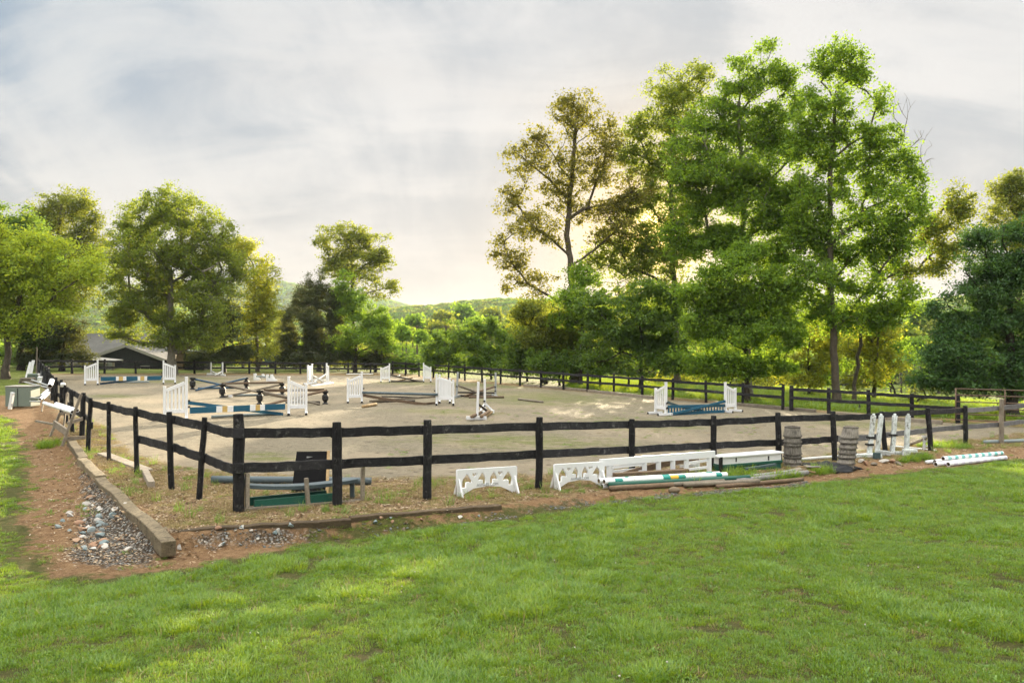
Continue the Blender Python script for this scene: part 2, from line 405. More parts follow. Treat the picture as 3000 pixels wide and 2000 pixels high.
def ground_mat():
    m, nt, b = new_mat('ground'); t = nt.new('ShaderNodeTexCoord'); v = t.outputs['Object']
    def at(n): return nt.new('ShaderNodeAttribute', attribute_name=n).outputs['Fac']
    jit = nt.math('MULTIPLY', nt.math('SUBTRACT', nt.noise(v, 1.7, 8, .72), .5), 1.5)
    jit2 = nt.math('MULTIPLY', nt.math('SUBTRACT', nt.noise(v, 7.0, 6, .7), .5), .5)
    j = nt.math('ADD', jit, jit2)
    fine = nt.noise(v, 60, 5, .75); mid = nt.noise(v, 9, 6, .7); big = nt.noise(v, .35, 5, .6); vfine = nt.noise(v, 190, 3, .7)
    # rough field / woodland floor
    field = nt.ramp(nt.noise(v, .5, 8, .75), [(.3, (.045, .06, .015)), (.5, (.11, .14, .028)), (.7, (.17, .19, .045))])
    # mulch path: reddish brown needles and chips
    mulch = nt.ramp(nt.math('ADD', nt.math('MULTIPLY', fine, .4), nt.math('ADD', nt.math('MULTIPLY', mid, .3), nt.math('MULTIPLY', vfine, .3))), [(.34, (.045, .026, .014)), (.47, (.17, .10, .053)), (.56, (.27, .175, .095)), (.66, (.44, .32, .19))])
    # dry straw and leaf litter strip
    straw = nt.ramp(nt.math('ADD', nt.math('MULTIPLY', fine, .55), nt.math('MULTIPLY', mid, .45)), [(.3, (.05, .036, .022)), (.47, (.18, .125, .07)), (.6, (.33, .245, .13)), (.75, (.50, .42, .30))])
    straw = nt.mix(nt.smooth(nt.noise(v, 2.6, 6, .7), .52, .68), straw, nt.ramp(fine, [(.3, (.06, .07, .02)), (.7, (.24, .22, .08))]))
    # arena footing: grey-tan grit
    grit = nt.ramp(nt.math('ADD', nt.math('MULTIPLY', fine, .35), nt.math('ADD', nt.math('MULTIPLY', mid, .25), nt.math('MULTIPLY', vfine, .4))), [(.37, (.06, .05, .034)), (.46, (.17, .147, .108)), (.54, (.245, .215, .16)), (.64, (.38, .34, .26))])
    tracks = nt.noise(nt.mapping(v, (1.0, 3.2, 1.0), (0, 0, .5)), 2.2, 7, .75)
    grit = nt.mix(nt.math('MULTIPLY', nt.smooth(tracks, .5, .66), .62), grit, (.12, .10, .07))
    grit = nt.mix(nt.math('MULTIPLY', nt.smooth(nt.noise(v, .22, 4, .6), .45, .62), .35), grit, (.36, .29, .21))
    hv = nt.new('ShaderNodeTexVoronoi'); hv.inputs['Scale'].default_value = 3.4; nt.link(nt.mapping(v, (1, 1, .3)), hv.inputs['Vector'])
    hoof = nt.math('MULTIPLY', nt.smooth(nt.math('ADD', hv.outputs['Distance'], nt.math('MULTIPLY', nt.math('SUBTRACT', mid, .5), .25)), .30, .14), nt.smooth(nt.noise(v, .8, 4, .6), .42, .6))
    grit = nt.mix(nt.math('MULTIPLY', hoof, .55), grit, (.085, .07, .048))
    moss = nt.ramp(fine, [(.3, (.055, .07, .018)), (.7, (.2, .22, .06))])
    mo = nt.smooth(nt.math('ADD', at('moss'), nt.math('MULTIPLY', nt.math('SUBTRACT', nt.noise(nt.mapping(v, (1, 2.2, 1)), 1.1, 8, .8), .5), 2.2)), .32, .75)
    grit = nt.mix(nt.math('MULTIPLY', mo, .75), grit, moss)
    # soil under the lawn
    soil = nt.ramp(nt.math('ADD', nt.math('MULTIPLY', fine, .5), nt.math('MULTIPLY', mid, .5)), [(.32, (.03, .038, .012)), (.5, (.07, .075, .022)), (.62, (.13, .10, .045)), (.75, (.2, .14, .075))])
    soil = nt.mix(nt.smooth(nt.noise(v, 2.2, 6, .7), .6, .72), soil, (.15, .085, .045))
    grav = nt.new('ShaderNodeTexVoronoi'); grav.inputs['Scale'].default_value = 28; nt.link(v, grav.inputs['Vector'])
    sep = nt.new('ShaderNodeSeparateColor'); nt.link(grav.outputs['Color'], sep.inputs[0])
    gravel = nt.ramp(sep.outputs[0], [(0, (.06, .055, .05)), (.35, (.17, .155, .14)), (.6, (.22, .25, .26)), (.85, (.32, .29, .25)), (1, (.5, .47, .43))])
    gravel = nt.mix(nt.smooth(grav.outputs['Distance'], .35, .6), gravel, (.03, .026, .02))
    def w(n, lo=-.12, hi=.12): return nt.smooth(nt.math('ADD', at(n), j), lo, hi)
    c = nt.mix(w('d_path'), field, mulch)
    c = nt.mix(w('d_perim', -.05, .2), c, straw)
    c = nt.mix(nt.smooth(nt.math('ADD', at('d_sand'), nt.math('MULTIPLY', j, 1.3)), -.35, .35), c, grit)
    c = nt.mix(nt.math('MULTIPLY', nt.smooth(nt.math('ADD', at('d_gravel'), nt.math('MULTIPLY', j, .7)), -.1, .1), .9), c, gravel)
    c = nt.mix(w('d_lawn'), c, soil)
    nt.link(c, b.inputs['Base Color']); b.inputs['Roughness'].default_value = .95; b.inputs['Specular IOR Level'].default_value = .12
    h = nt.math('ADD', nt.math('MULTIPLY', mid, .8), nt.math('ADD', nt.math('MULTIPLY', fine, .5), nt.math('MULTIPLY', vfine, .25)))
    h = nt.math('SUBTRACT', h, nt.math('MULTIPLY', hoof, 1.2))
    nt.link(nt.bump(h, .9, .05), b.inputs['Normal']); return m
gme = np_mesh('ground', np.stack([XX.ravel(), YY.ravel(), ZZ.ravel()], 1), quads, ground_mat(), True)
def attr(name, arr):
    a = gme.attributes.new(name, 'FLOAT', 'POINT'); a.data.foreach_set('value', np.clip(arr, -50, 50).astype(np.float32))
d_perim = sd_poly(PT, PERIM); d_lawn = sd_poly(PT, LAWN)
attr('d_perim', d_perim); attr('d_sand', sd_poly(PT, SAND)); attr('d_lawn', d_lawn)
attr('d_gravel', np.maximum(sd_poly(PT, GRAVEL_A), sd_poly(PT, GRAVEL_B)))
attr('d_path', np.minimum(34-PT[:, 1]+np.where(PT[:, 0] < -9, 0, 0), 12-np.abs(PT[:, 0]+2)*.45+np.maximum(0, 0)))
def blob(px, py, rx, ry):
    c = gp(px, py); ax = rx/F*c.y; ay = abs(gp(px, py-ry).y-c.y)
    return np.exp(-(((PT[:, 0]-c.x)/ax)**2+((PT[:, 1]-c.y)/ay)**2))
moss = np.zeros(len(PT))
for a in ((1600, 1165, 380, 28), (1450, 1128, 320, 12), (520, 1118, 200, 9), (1200, 1122, 180, 9), (1900, 1240, 260, 25), (2550, 1245, 240, 20), (800, 1340, 160, 25), (1500, 1290, 500, 30), (330, 1160, 120, 10), (620, 1108, 200, 5), (1300, 1205, 240, 12)):
    moss = np.maximum(moss, blob(*a)*.62)
attr('moss', moss)
tag(link(bpy.data.objects.new('ground', gme)), 'arena grit, lawn soil and mulch path on gently sloping ground', 'ground', kind='structure')
# ---------------------------------------------------------------- hills
def hill_mat():
    m, nt, b = new_mat('hill'); t = nt.new('ShaderNodeTexCoord')
    nt.link(nt.ramp(nt.noise(t.outputs['Object'], .03, 6, .7), [(.3, (.025, .05, .014)), (.7, (.06, .10, .025))]), b.inputs['Base Color'])
    b.inputs['Roughness'].default_value = 1; return m
HM = hill_mat()
def ridge(name, label, dist, width, prof, seed):
    """a long hill: prof = [(u, height)] along azimuth u = x/y"""
    us = np.linspace(-1.1, 1.1, 221); r2 = np.random.default_rng(seed)
    hs = np.interp(us, [p[0] for p in prof], [p[1] for p in prof])
    hs = hs+np.interp(us, np.linspace(-1.1, 1.1, 60), r2.normal(0, dist*.0012, 60))
    ts = np.linspace(0, 1, 26)
    vs = []
    for t in ts:
        D = dist-width*.75+width*1.5*t
        k = math.sin(math.pi*min(1, t))**1.2
        y = D*np.ones_like(us); x = us*D
        vs.append(np.stack([x, y, -14+(hs+14)*k], 1))
    vs = np.concatenate(vs); n = len(us); ii = np.arange(len(ts)*n).reshape(len(ts), n)
    q = np.stack([ii[:-1, :-1], ii[:-1, 1:], ii[1:, 1:], ii[1:, :-1]], -1).reshape(-1, 4)
    o = link(bpy.data.objects.new(name, np_mesh(name, vs, q, HM, True))); tag(o, label, 'hill', kind='structure'); return vs, us, hs
hillA = ridge('hills', 'nearer wooded ridge across the valley', 900, 700, [(-1.1, 30), (-.45, 34), (-.2, 26), (-.12, 33), (-.06, 40), (0, 42), (.2, 44), (.42, 36), (.5, 40), (.6, 48), (1.1, 60)], 3)
hillB = ridge('hills', 'farther hazy wooded ridge', 2100, 1300, [(-1.1, 120), (-.33, 142), (-.29, 146), (-.24, 125), (-.2, 112), (-.17, 104), (-.13, 88), (-.09, 60), (.05, 45), (.3, 60), (1.1, 90)], 5)
# ---------------------------------------------------------------- scattering (ground cover only)
def scatter(name, label, cat, pts, scl, rot, index, protos):
    col = bpy.data.collections.new(name+'_kinds')
    for i, me in enumerate(protos):
        o = bpy.data.objects.new('%s_kind_%02d' % (name, i), me); col.objects.link(o)
    me = bpy.data.meshes.new(name); me.vertices.add(len(pts)); me.vertices.foreach_set('co', np.ascontiguousarray(pts, np.float32).ravel())
    a = me.attributes.new('scl', 'FLOAT', 'POINT'); a.data.foreach_set('value', np.ascontiguousarray(scl, np.float32))
    a = me.attributes.new('rot', 'FLOAT_VECTOR', 'POINT'); a.data.foreach_set('vector', np.ascontiguousarray(rot, np.float32).ravel())
    a = me.attributes.new('idx', 'INT', 'POINT'); a.data.foreach_set('value', np.ascontiguousarray(index, np.int32))
    o = link(bpy.data.objects.new(name, me)); tag(o, label, cat, kind='stuff')
    ng = bpy.data.node_groups.new(name, 'GeometryNodeTree')
    ng.interface.new_socket('Geometry', in_out='INPUT', socket_type='NodeSocketGeometry'); ng.interface.new_socket('Geometry', in_out='OUTPUT', socket_type='NodeSocketGeometry')
    n = ng.nodes; gi = n.new('NodeGroupInput'); go = n.new('NodeGroupOutput')
    ip = n.new('GeometryNodeInstanceOnPoints'); ci = n.new('GeometryNodeCollectionInfo'); ci.inputs['Collection'].default_value = col
    ci.inputs['Separate Children'].default_value = True; ci.inputs['Reset Children'].default_value = True
    def na(nm, t):
        q = n.new('GeometryNodeInputNamedAttribute'); q.data_type = t; q.inputs['Name'].default_value = nm
        return [s for s in q.outputs if s.enabled and s.name == 'Attribute'][0]
    er = n.new('FunctionNodeEulerToRotation'); L = ng.links.new
    L(gi.outputs[0], ip.inputs['Points']); L(ci.outputs[0], ip.inputs['Instance']); ip.inputs['Pick Instance'].default_value = True
    L(na('idx', 'INT'), ip.inputs['Instance Index']); L(na('rot', 'FLOAT_VECTOR'), er.inputs[0]); L(er.outputs[0], ip.inputs['Rotation'])
    L(na('scl', 'FLOAT'), ip.inputs['Scale']); L(ip.outputs[0], go.inputs[0])
    md = o.modifiers.new('scatter', 'NODES'); md.node_group = ng; return o
def tuft(name, mat, n, rad, lmin, lmax, wid, lean, seed):
    r = np.random.default_rng(seed); vs = []; qs = []
    for i in range(n):
        a = r.uniform(0, 2*math.pi); d = rad*math.sqrt(r.uniform(0, 1)); bx, by = d*math.cos(a), d*math.sin(a)
        L = r.uniform(lmin, lmax)*(1-.35*d/rad if lmax > .06 else 1); az = a+r.normal(0, .9); ln = abs(r.normal(lean, .3))
        wa = az+math.pi/2+r.normal(0, .5); w = wid*r.uniform(.7, 1.25); o = len(vs)
        x, y, z = bx, by, -.008; th = r.uniform(0, .25)
        for k in range(4):
            ww = w*(1, .95, .7, .08)[k]/2
            vs += [(x-math.cos(wa)*ww, y-math.sin(wa)*ww, z), (x+math.cos(wa)*ww, y+math.sin(wa)*ww, z)]
            st = L/3; x += math.cos(az)*math.sin(th)*st; y += math.sin(az)*math.sin(th)*st; z += math.cos(th)*st; th += ln*.55
        for k in range(3): qs.append((o+2*k, o+2*k+1, o+2*k+3, o+2*k+2))
    return np_mesh(name, np.array(vs), np.array(qs), mat, True)
GM1 = leaf_mat('grass_mid', [(.05, .135, .008), (.085, .205, .011), (.13, .265, .017), (.20, .30, .03)], (.31, .45, .018), .42, .4, .05)
GM2 = leaf_mat('grass_fresh', [(.10, .215, .011), (.155, .295, .017), (.24, .36, .03)], (.42, .52, .024), .45, .4, .05)
GM3 = leaf_mat('grass_dry', [(.22, .15, .07), (.36, .26, .13), (.42, .34, .17), (.26, .25, .08)], (.3, .23, .1), .3, .6, .02)
GM4 = leaf_mat('weed', [(.08, .18, .02), (.14, .26, .03), (.2, .32, .05)], (.28, .42, .04), .42, .5, .04)
TUFTS = [tuft('turf_a', GM1, 60, .10, .025, .065, .0042, .75, 1), tuft('turf_b', GM1, 60, .11, .03, .075, .0042, .9, 2), tuft('turf_c', GM2, 55, .10, .03, .075, .0042, .75, 3),
         tuft('turf_d', GM1, 48, .12, .05, .11, .0046, .85, 4), tuft('clump_a', GM2, 60, .12, .08, .19, .0055, .95, 5), tuft('clump_b', GM1, 55, .10, .07, .17, .005, .9, 6), tuft('straw_in_turf', GM3, 34, .12, .03, .09, .004, 1.2, 7), tuft('broadleaf', GM4, 12, .05, .05, .10, .016, 1.6, 8), tuft('seed_heads', GM3, 7, .08, .14, .24, .0045, .5, 9)]
def smooth_noise(x, y, s, seed):
    r = np.random.default_rng(seed); g = r.uniform(0, 1, (64, 64)); fx, fy = (x/s) % 64, (y/s) % 64
    x0, y0 = fx.astype(int) % 64, fy.astype(int) % 64; tx, ty = fx-np.floor(fx), fy-np.floor(fy); tx = tx*tx*(3-2*tx); ty = ty*ty*(3-2*ty)
    x1, y1 = (x0+1) % 64, (y0+1) % 64
    return (g[x0, y0]*(1-tx)+g[x1, y0]*tx)*(1-ty)+(g[x0, y1]*(1-tx)+g[x1, y1]*tx)*ty
gp_, gs_, gr_, gi_ = [], [], [], []
for (y0, y1, dens, sc) in ((2.6, 6.0, 400, 1.0), (6.0, 9.0, 320, 1.05), (9.0, 13.0, 190, 1.15), (13.0, 19.0, 120, 1.35), (19.0, 34.0, 45, 1.8)):
    xm = .66*y1+1.6; n = int(dens*2*xm*(y1-y0)); x = rng.uniform(-xm, xm, n); y = rng.uniform(y0, y1, n)
    k = np.abs(x) < .66*y+1.6; x, y = x[k], y[k]
    d = sd_poly(np.stack([x, y], 1), LAWN); edge = (smooth_noise(x, y, .35, 3)-.5)*.75+(smooth_noise(x, y, 1.1, 33)-.5)*.7
    bare = smooth_noise(x, y, .42, 5)*.5+smooth_noise(x, y, .13, 6)*.5
    k = (d+edge > 0) & (rng.uniform(0, 1, len(x)) < sstep(bare, .17, .40)); x, y, bare, d = x[k], y[k], bare[k], d[k]
    cl = smooth_noise(x, y, .5, 8)*.55+smooth_noise(x, y, 1.6, 9)*.45; u = rng.uniform(0, 1, len(x))
    i = np.where(u < .4, 0, np.where(u < .75, 1, 2)); i = np.where((cl > .52) & (u > .35), 3, i)
    longk = (cl > .57) & (rng.uniform(0, 1, len(x)) < .38*sstep(y, 13, 7)+.05); i = np.where(longk, np.where(u > .5, 4, 5), i); i = np.where(rng.uniform(0, 1, len(x)) < .05+.1*(bare < .3), 6, i); q_ = rng.uniform(0, 1, len(x)); i = np.where(q_ < .03, 7, i); i = np.where((q_ > .985) & (x < .5) & (y < 9.5), 8, i)
    gp_.append(np.stack([x, y, height(x, y)], 1)); gs_.append(.80*sc*rng.uniform(.7, 1.25, len(x))*(.8+.4*cl)*(.5+.5*sstep(d, 0, .5)))
    gr_.append(np.stack([rng.normal(0, .12, len(x)), rng.normal(0, .12, len(x)), rng.uniform(0, 6.28, len(x))], 1)); gi_.append(i)
scatter('lawn_grass', 'short mown green grass covering the sloping lawn', 'grass', np.concatenate(gp_), np.concatenate(gs_), np.concatenate(gr_), np.concatenate(gi_), TUFTS)
# dry straw, weeds and seedlings in the strip between fence and edging, along the path, and thin moss on the arena
x = rng.uniform(-14, 24, 200000); y = rng.uniform(8.5, 34, 200000); P2 = np.stack([x, y], 1)
dp, ds, dl = sd_poly(P2, PERIM), sd_poly(P2, SAND), sd_poly(P2, LAWN); u = rng.uniform(0, 1, len(x)); cl = smooth_noise(x, y, .5, 18)*.6+smooth_noise(x, y, .2, 19)*.4
strip = (dp > .12) & (ds < .25) & (u < .55*(cl > .38))
edge = (dp < 0) & (dl < 0) & (dl > -1.0) & (u < .10*(cl > .62)) & (y < 26)
arena = (ds > .2) & (u < .02*(cl > .62)) & (x > -3)
k = strip | edge | arena; x, y, cl, st, ed = x[k], y[k], cl[k], strip[k], edge[k]
gm = rng.uniform(0, 1, len(x)); ii = np.where(st, np.where(gm < np.where(cl > .66, .55, .95), 0, 1), np.where(gm < .35, 0, 1)); ii = np.where((gm > .975) & st, 2, ii)
DRY = [tuft('dry_a', GM3, 46, .14, .02, .06, .0045, 1.5, 21), tuft('weed_a', GM4, 34, .10, .03, .08, .006, .9, 22), tuft('weed_b', GM4, 26, .07, .10, .26, .006, .5, 23)]
scatter('dry_grass', 'dry straw and small weeds between the fence and the timber edging', 'weeds', np.stack([x, y, height(x, y)], 1), rng.uniform(.7, 1.3, len(x)),
        np.stack([rng.normal(0, .15, len(x)), rng.normal(0, .15, len(x)), rng.uniform(0, 6.28, len(x))], 1), ii, DRY)
# taller weeds among the stored poles
wp = []
for (a, b, c, d_, n) in ((1820, 1425, 2120, 1405, 40), (2130, 1400, 2200, 1392, 26), (2190, 1412, 2330, 1398, 46), (2120, 1380, 2290, 1366, 40), (2640, 1352, 2720, 1342, 40), (2700, 1305, 2840, 1310, 70), (2380, 1385, 2440, 1380, 20), (120, 1310, 180, 1300, 40)):
    for _ in range(n):
        t = random.random(); q = on_ground(a+(c-a)*t+random.uniform(-8, 8), b+(d_-b)*t+random.uniform(-5, 6)); wp.append(tuple(q))
wp = np.array(wp); scatter('tall_weeds', 'tufts of tall weeds growing among the stored poles', 'weeds', wp, rng.uniform(.7, 1.5, len(wp)), np.stack([rng.normal(0, .1, len(wp)), rng.normal(0, .1, len(wp)), rng.uniform(0, 6.28, len(wp))], 1),
        rng.integers(0, 2, len(wp)), [tuft('tall_a', GM4, 40, .11, .08, .2, .008, .7, 41), tuft('tall_b', GM2, 30, .08, .12, .3, .006, .6, 42)])
# sunlit rough grass beyond the right fence
x = rng.uniform(4, 40, 9000); y = rng.uniform(34, 80, 9000); k = sd_poly(np.stack([x, y], 1), PERIM) < -.7; x, y = x[k], y[k]
scatter('field_grass', 'rough field grass beyond the right fence', 'grass', np.stack([x, y, height(x, y)], 1), rng.uniform(1.6, 3.6, len(x)), np.stack([0*x, 0*x, rng.uniform(0, 6.28, len(x))], 1), rng.integers(0, 2, len(x)),
        [tuft('field_a', GM2, 46, .16, .06, .15, .008, .8, 31), tuft('field_b', GM2, 40, .18, .05, .13, .008, .9, 32)])
# fallen leaves and bark flecks on the strip, the path and the drain
LIT = leaf_mat('litter', [(.08, .045, .022), (.19, .11, .06), (.33, .23, .14), (.48, .40, .30)], (.1, .06, .03), .15, .6, .02)
def litter(seed, n, s0, s1):
    r = np.random.default_rng(seed); p = np.stack([r.normal(0, .07, n), r.normal(0, .07, n), r.uniform(.003, .02, n)], 1); q = []
    a = r.uniform(0, 6.28, n); t = r.normal(0, .35, (n, 2)); s_ = r.uniform(s0, s1, n)
    for k in range(n):
        ux, uy = math.cos(a[k]), math.sin(a[k])
        for dx, dy in ((-1, 0), (0, .45), (1, 0), (0, -.45)): q.append(p[k]+s_[k]/2*np.array([ux*dx-uy*dy, uy*dx+ux*dy, t[k, 0]*dx+t[k, 1]*dy]))
    return np_mesh('litter', np.array(q), np.arange(4*n).reshape(-1, 4), LIT)
x = rng.uniform(-14, 24, 60000); y = rng.uniform(8.5, 30, 60000); P2 = np.stack([x, y], 1); dp, ds, dl = sd_poly(P2, PERIM), sd_poly(P2, SAND), sd_poly(P2, LAWN); u = rng.uniform(0, 1, len(x))
k = ((dp > .05) & (ds < .1) & (u < .8)) | ((dp < 0) & (dl < -.1) & (u < np.where(sd_poly(P2, GRAVEL_A) > -.1, .9, .28)) & (y < 28)); x, y = x[k], y[k]
scatter('leaf_litter', 'dead leaves and bark flecks strewn between fence, path and drain', 'leaf litter', np.stack([x, y, height(x, y)], 1), rng.uniform(.7, 1.3, len(x)), np.stack([0*x, 0*x, rng.uniform(0, 6.28, len(x))], 1), rng.integers(0, 3, len(x)), [litter(81, 9, .02, .05), litter(82, 7, .03, .075), litter(83, 12, .015, .035)])
# clover heads
def ico(name, mat, sub, seed, sx, sy, sz, amp):
    bm = bmesh.new(); bmesh.ops.create_icosphere(bm, subdivisions=sub, radius=1); r = random.Random(seed); ph = [r.uniform(0, 6) for _ in range(9)]
    for v in bm.verts:
        p = v.co; k = 1+amp*(math.sin(p.x*2.1+ph[0])+math.sin(p.y*2.7+ph[1])+math.sin(p.z*2.3+ph[2])+.5*math.sin(p.x*5+ph[3]+p.y*4)+.5*math.sin(p.z*5+ph[4]-p.x*3))
        # flattened facets like broken stone
        v.co = V((p.x*sx, p.y*sy, p.z*sz))*k
        for q in range(5):
            nn = V((math.sin(ph[q]*3), math.cos(ph[q]*2), math.sin(ph[q]+1))).normalized(); dd = v.co.dot(nn)-.72*min(sx, sy, sz)*(1+.3*math.sin(ph[(q+4) % 9]))
            if amp > .05 and dd > 0: v.co -= nn*dd*.85
    me = bpy.data.meshes.new(name); bm.to_mesh(me); bm.free(); me.materials.append(mat); return me
CLV = paint('clover_white', (.5, .47, .4), (.4, .32, .26), .8)
n = 420; x = rng.uniform(-8, 22, n*6); y = rng.uniform(3.5, 22, n*6); cl = smooth_noise(x, y, .9, 51)
k = (sd_poly(np.stack([x, y], 1), LAWN) > .3) & (cl > .68); x, y = x[k][:80], y[k][:80]
scatter('clover_heads', 'tiny white clover heads dotted over the lawn', 'clover', np.stack([x, y, height(x, y)+.055], 1), rng.uniform(.005, .009, len(x)), np.zeros((len(x), 3)), np.zeros(len(x)), [ico('clover_head', CLV, 1, 1, 1, 1, .9, .02)])
# gravel
def in_poly(poly, n):
    a = np.array(poly); x = rng.uniform(a[:, 0].min(), a[:, 0].max(), n); y = rng.uniform(a[:, 1].min(), a[:, 1].max(), n)
    k = sd_poly(np.stack([x, y], 1), poly)+(smooth_noise(x, y, .25, 61)-.5)*.35 > 0; return x[k], y[k]
xa, ya = in_poly(GRAVEL_A, 4600); xb, yb = in_poly(GRAVEL_B, 90000); kk = rng.uniform(0, 1, len(xb)) < np.where(xb < -1.2, .35, .7); xb, yb = xb[kk], yb[kk]
x, y = np.concatenate([xa, xb]), np.concatenate([ya, yb]); RM = [M['grav_pale'], M['grav_rust'], M['grav_blue']]
PEB = [ico('pebble_%d' % i, RM[(0, 2, 1, 2, 0, 2)[i]], 2, 70+i, 1, .75, .45, .06) for i in range(6)]
scatter('gravel', 'loose drainage gravel along the arena edging', 'gravel', np.stack([x, y, height(x, y)+.004], 1), rng.lognormal(math.log(.0145), .45, len(x)), np.stack([rng.normal(0, .4, len(x)), rng.normal(0, .4, len(x)), rng.uniform(0, 6.28, len(x))], 1), rng.integers(0, 6, len(x)), PEB)
# larger stones: each one a thing of its own
KINDS = [('rock_pale', 'pale cream stone'), ('rock_rust', 'rusty brown stone'), ('rock_blue', 'blue grey stone')]
for mi, (mk, txt) in enumerate(KINDS):
    lab1 = txt+' in the heap outside the big corner timber'; lab2 = txt+' in the gravel outside the low front timber'
    meshes = [ico('stone', M[mk], 3, 200+mi*10+i, 1, .72, .5, .06) for i in range(3)]
    for i in range(17):
        t = random.random(); px = random.gauss(275, 48); py = random.uniform(1455, 1612); px += (py-1530)*.25
        q = on_ground(px, py); s = random.uniform(.04, .095)
        o = link(bpy.data.objects.new('stone', meshes[i % 3])); o.location = q+V((0, 0, s*.22)); o.scale = (s,)*3; o.rotation_euler = (random.gauss(0, .25), random.gauss(0, .25), random.uniform(0, 6.3))
        tag(o, lab1, 'stone', 'stones heaped outside the big corner timber')
    for i in range(9):
        t = random.random(); px = 520+t*950; py = 1574-t*84+random.uniform(-7, 7)
        q = on_ground(px, py); s = random.uniform(.035, .075)
        o = link(bpy.data.objects.new('stone', meshes[i % 3])); o.location = q+V((0, 0, s*.2)); o.scale = (s,)*3; o.rotation_euler = (random.gauss(0, .25), random.gauss(0, .25), random.uniform(0, 6.3))
        tag(o, lab2, 'stone', 'stones lying along the low front timber')
# ---------------------------------------------------------------- patches of low sun reaching the ground through gaps in the trees
def sunpatch(px, py, rx, ry):
    c = on_ground(px, py); ax = rx/F*c.y; ay = abs(on_ground(px, py-ry).y-on_ground(px, py+ry).y)/2
    return (c.x, c.y, c.z, ax, ay)
SUNNY = [sunpatch(*a) for a in ((240, 1114, 60, 5), (300, 1182, 110, 14), (470, 1172, 40, 26), (600, 1163, 70, 20), (720, 1168, 90, 22), (830, 1180, 60, 8), (800, 1112, 40, 5), (1040, 1112, 90, 6), (1770, 1186, 75, 14), (1900, 1175, 40, 9), (1660, 1205, 60, 10),
                                (2310, 1211, 35, 5), (2640, 1275, 90, 10), (80, 1242, 130, 16), (140, 1290, 60, 14), (1290, 1538, 190, 16), (1130, 1690, 110, 30), (880, 1825, 290, 75), (590, 1905, 140, 45), (1500, 1870, 90, 22), (420, 1345, 90, 20))]
def sun_cull(p, rs):
    """which leaves stand in the shafts of sun that reach those patches"""
    k = np.ones(len(p), bool); s = np.array(SUN)
    for cx, cy, cz, ax, ay in SUNNY:
        t = (p[:, 2]-cz)/s[2]; qx = p[:, 0]-s[0]*t; qy = p[:, 1]-s[1]*t
        d = ((qx-cx)/(ax+.12))**2+((qy-cy)/(ay+.8))**2
        k &= ~(d < 1.0+.3*np.sin(qx*5.1+qy*1.3)+2.4*(smooth_noise(qx+50, (qy+50)*.4, .33, 77)-.55))
    return k
# ================================================================ TREES
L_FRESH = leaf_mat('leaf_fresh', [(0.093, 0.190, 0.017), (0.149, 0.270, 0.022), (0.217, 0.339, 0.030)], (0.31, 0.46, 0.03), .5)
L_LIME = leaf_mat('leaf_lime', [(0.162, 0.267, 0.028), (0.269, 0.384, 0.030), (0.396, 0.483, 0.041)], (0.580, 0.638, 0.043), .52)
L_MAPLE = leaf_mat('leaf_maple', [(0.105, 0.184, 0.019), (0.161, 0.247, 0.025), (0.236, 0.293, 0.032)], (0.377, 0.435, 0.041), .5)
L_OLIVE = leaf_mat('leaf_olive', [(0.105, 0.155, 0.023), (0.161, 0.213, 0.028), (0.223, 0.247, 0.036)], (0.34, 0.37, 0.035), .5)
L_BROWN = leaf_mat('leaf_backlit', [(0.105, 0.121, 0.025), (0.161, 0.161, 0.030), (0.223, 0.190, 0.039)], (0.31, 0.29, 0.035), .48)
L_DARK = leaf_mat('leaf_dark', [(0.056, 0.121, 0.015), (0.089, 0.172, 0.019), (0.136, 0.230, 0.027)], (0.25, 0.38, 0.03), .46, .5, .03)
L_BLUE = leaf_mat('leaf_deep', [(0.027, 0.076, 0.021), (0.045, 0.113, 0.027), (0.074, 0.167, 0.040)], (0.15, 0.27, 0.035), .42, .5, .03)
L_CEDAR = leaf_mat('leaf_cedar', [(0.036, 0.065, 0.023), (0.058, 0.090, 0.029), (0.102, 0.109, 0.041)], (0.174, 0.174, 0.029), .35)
L_SUN_YELLOW = leaf_mat('leaf_sun_yellow', [(0.149, 0.207, 0.024), (0.236, 0.287, 0.028), (0.347, 0.368, 0.038)], (0.52, 0.52, 0.035), .5)  # yellow of low sunlight is put into the leaf colour
def frustums(p0, p1, r0, r1, n):
    d = p1-p0; L = np.linalg.norm(d, axis=1, keepdims=True)+1e-9; d = d/L
    ref = np.where(np.abs(d[:, 2:3]) > .9, np.array([[0., 1, 0]]), np.array([[0., 0, 1]]))
    s = np.cross(d, ref); s /= np.linalg.norm(s, axis=1, keepdims=True)+1e-9; u = np.cross(s, d)
    a = np.arange(n)*2*math.pi/n; ca, sa = np.cos(a)[None, :, None], np.sin(a)[None, :, None]
    ring = s[:, None]*ca+u[:, None]*sa
    A = p0[:, None]+ring*r0[:, None, None]; B = (p1+d*r1[:, None]*.35)[:, None]+ring*r1[:, None, None]
    vs = np.concatenate([A, B], 1).reshape(-1, 3); base = (np.arange(len(p0))*2*n)[:, None]; k = np.arange(n); j = (k+1) % n
    q = np.stack([base+k, base+j, base+n+j, base+n+k], -1).reshape(-1, 4); return vs, q
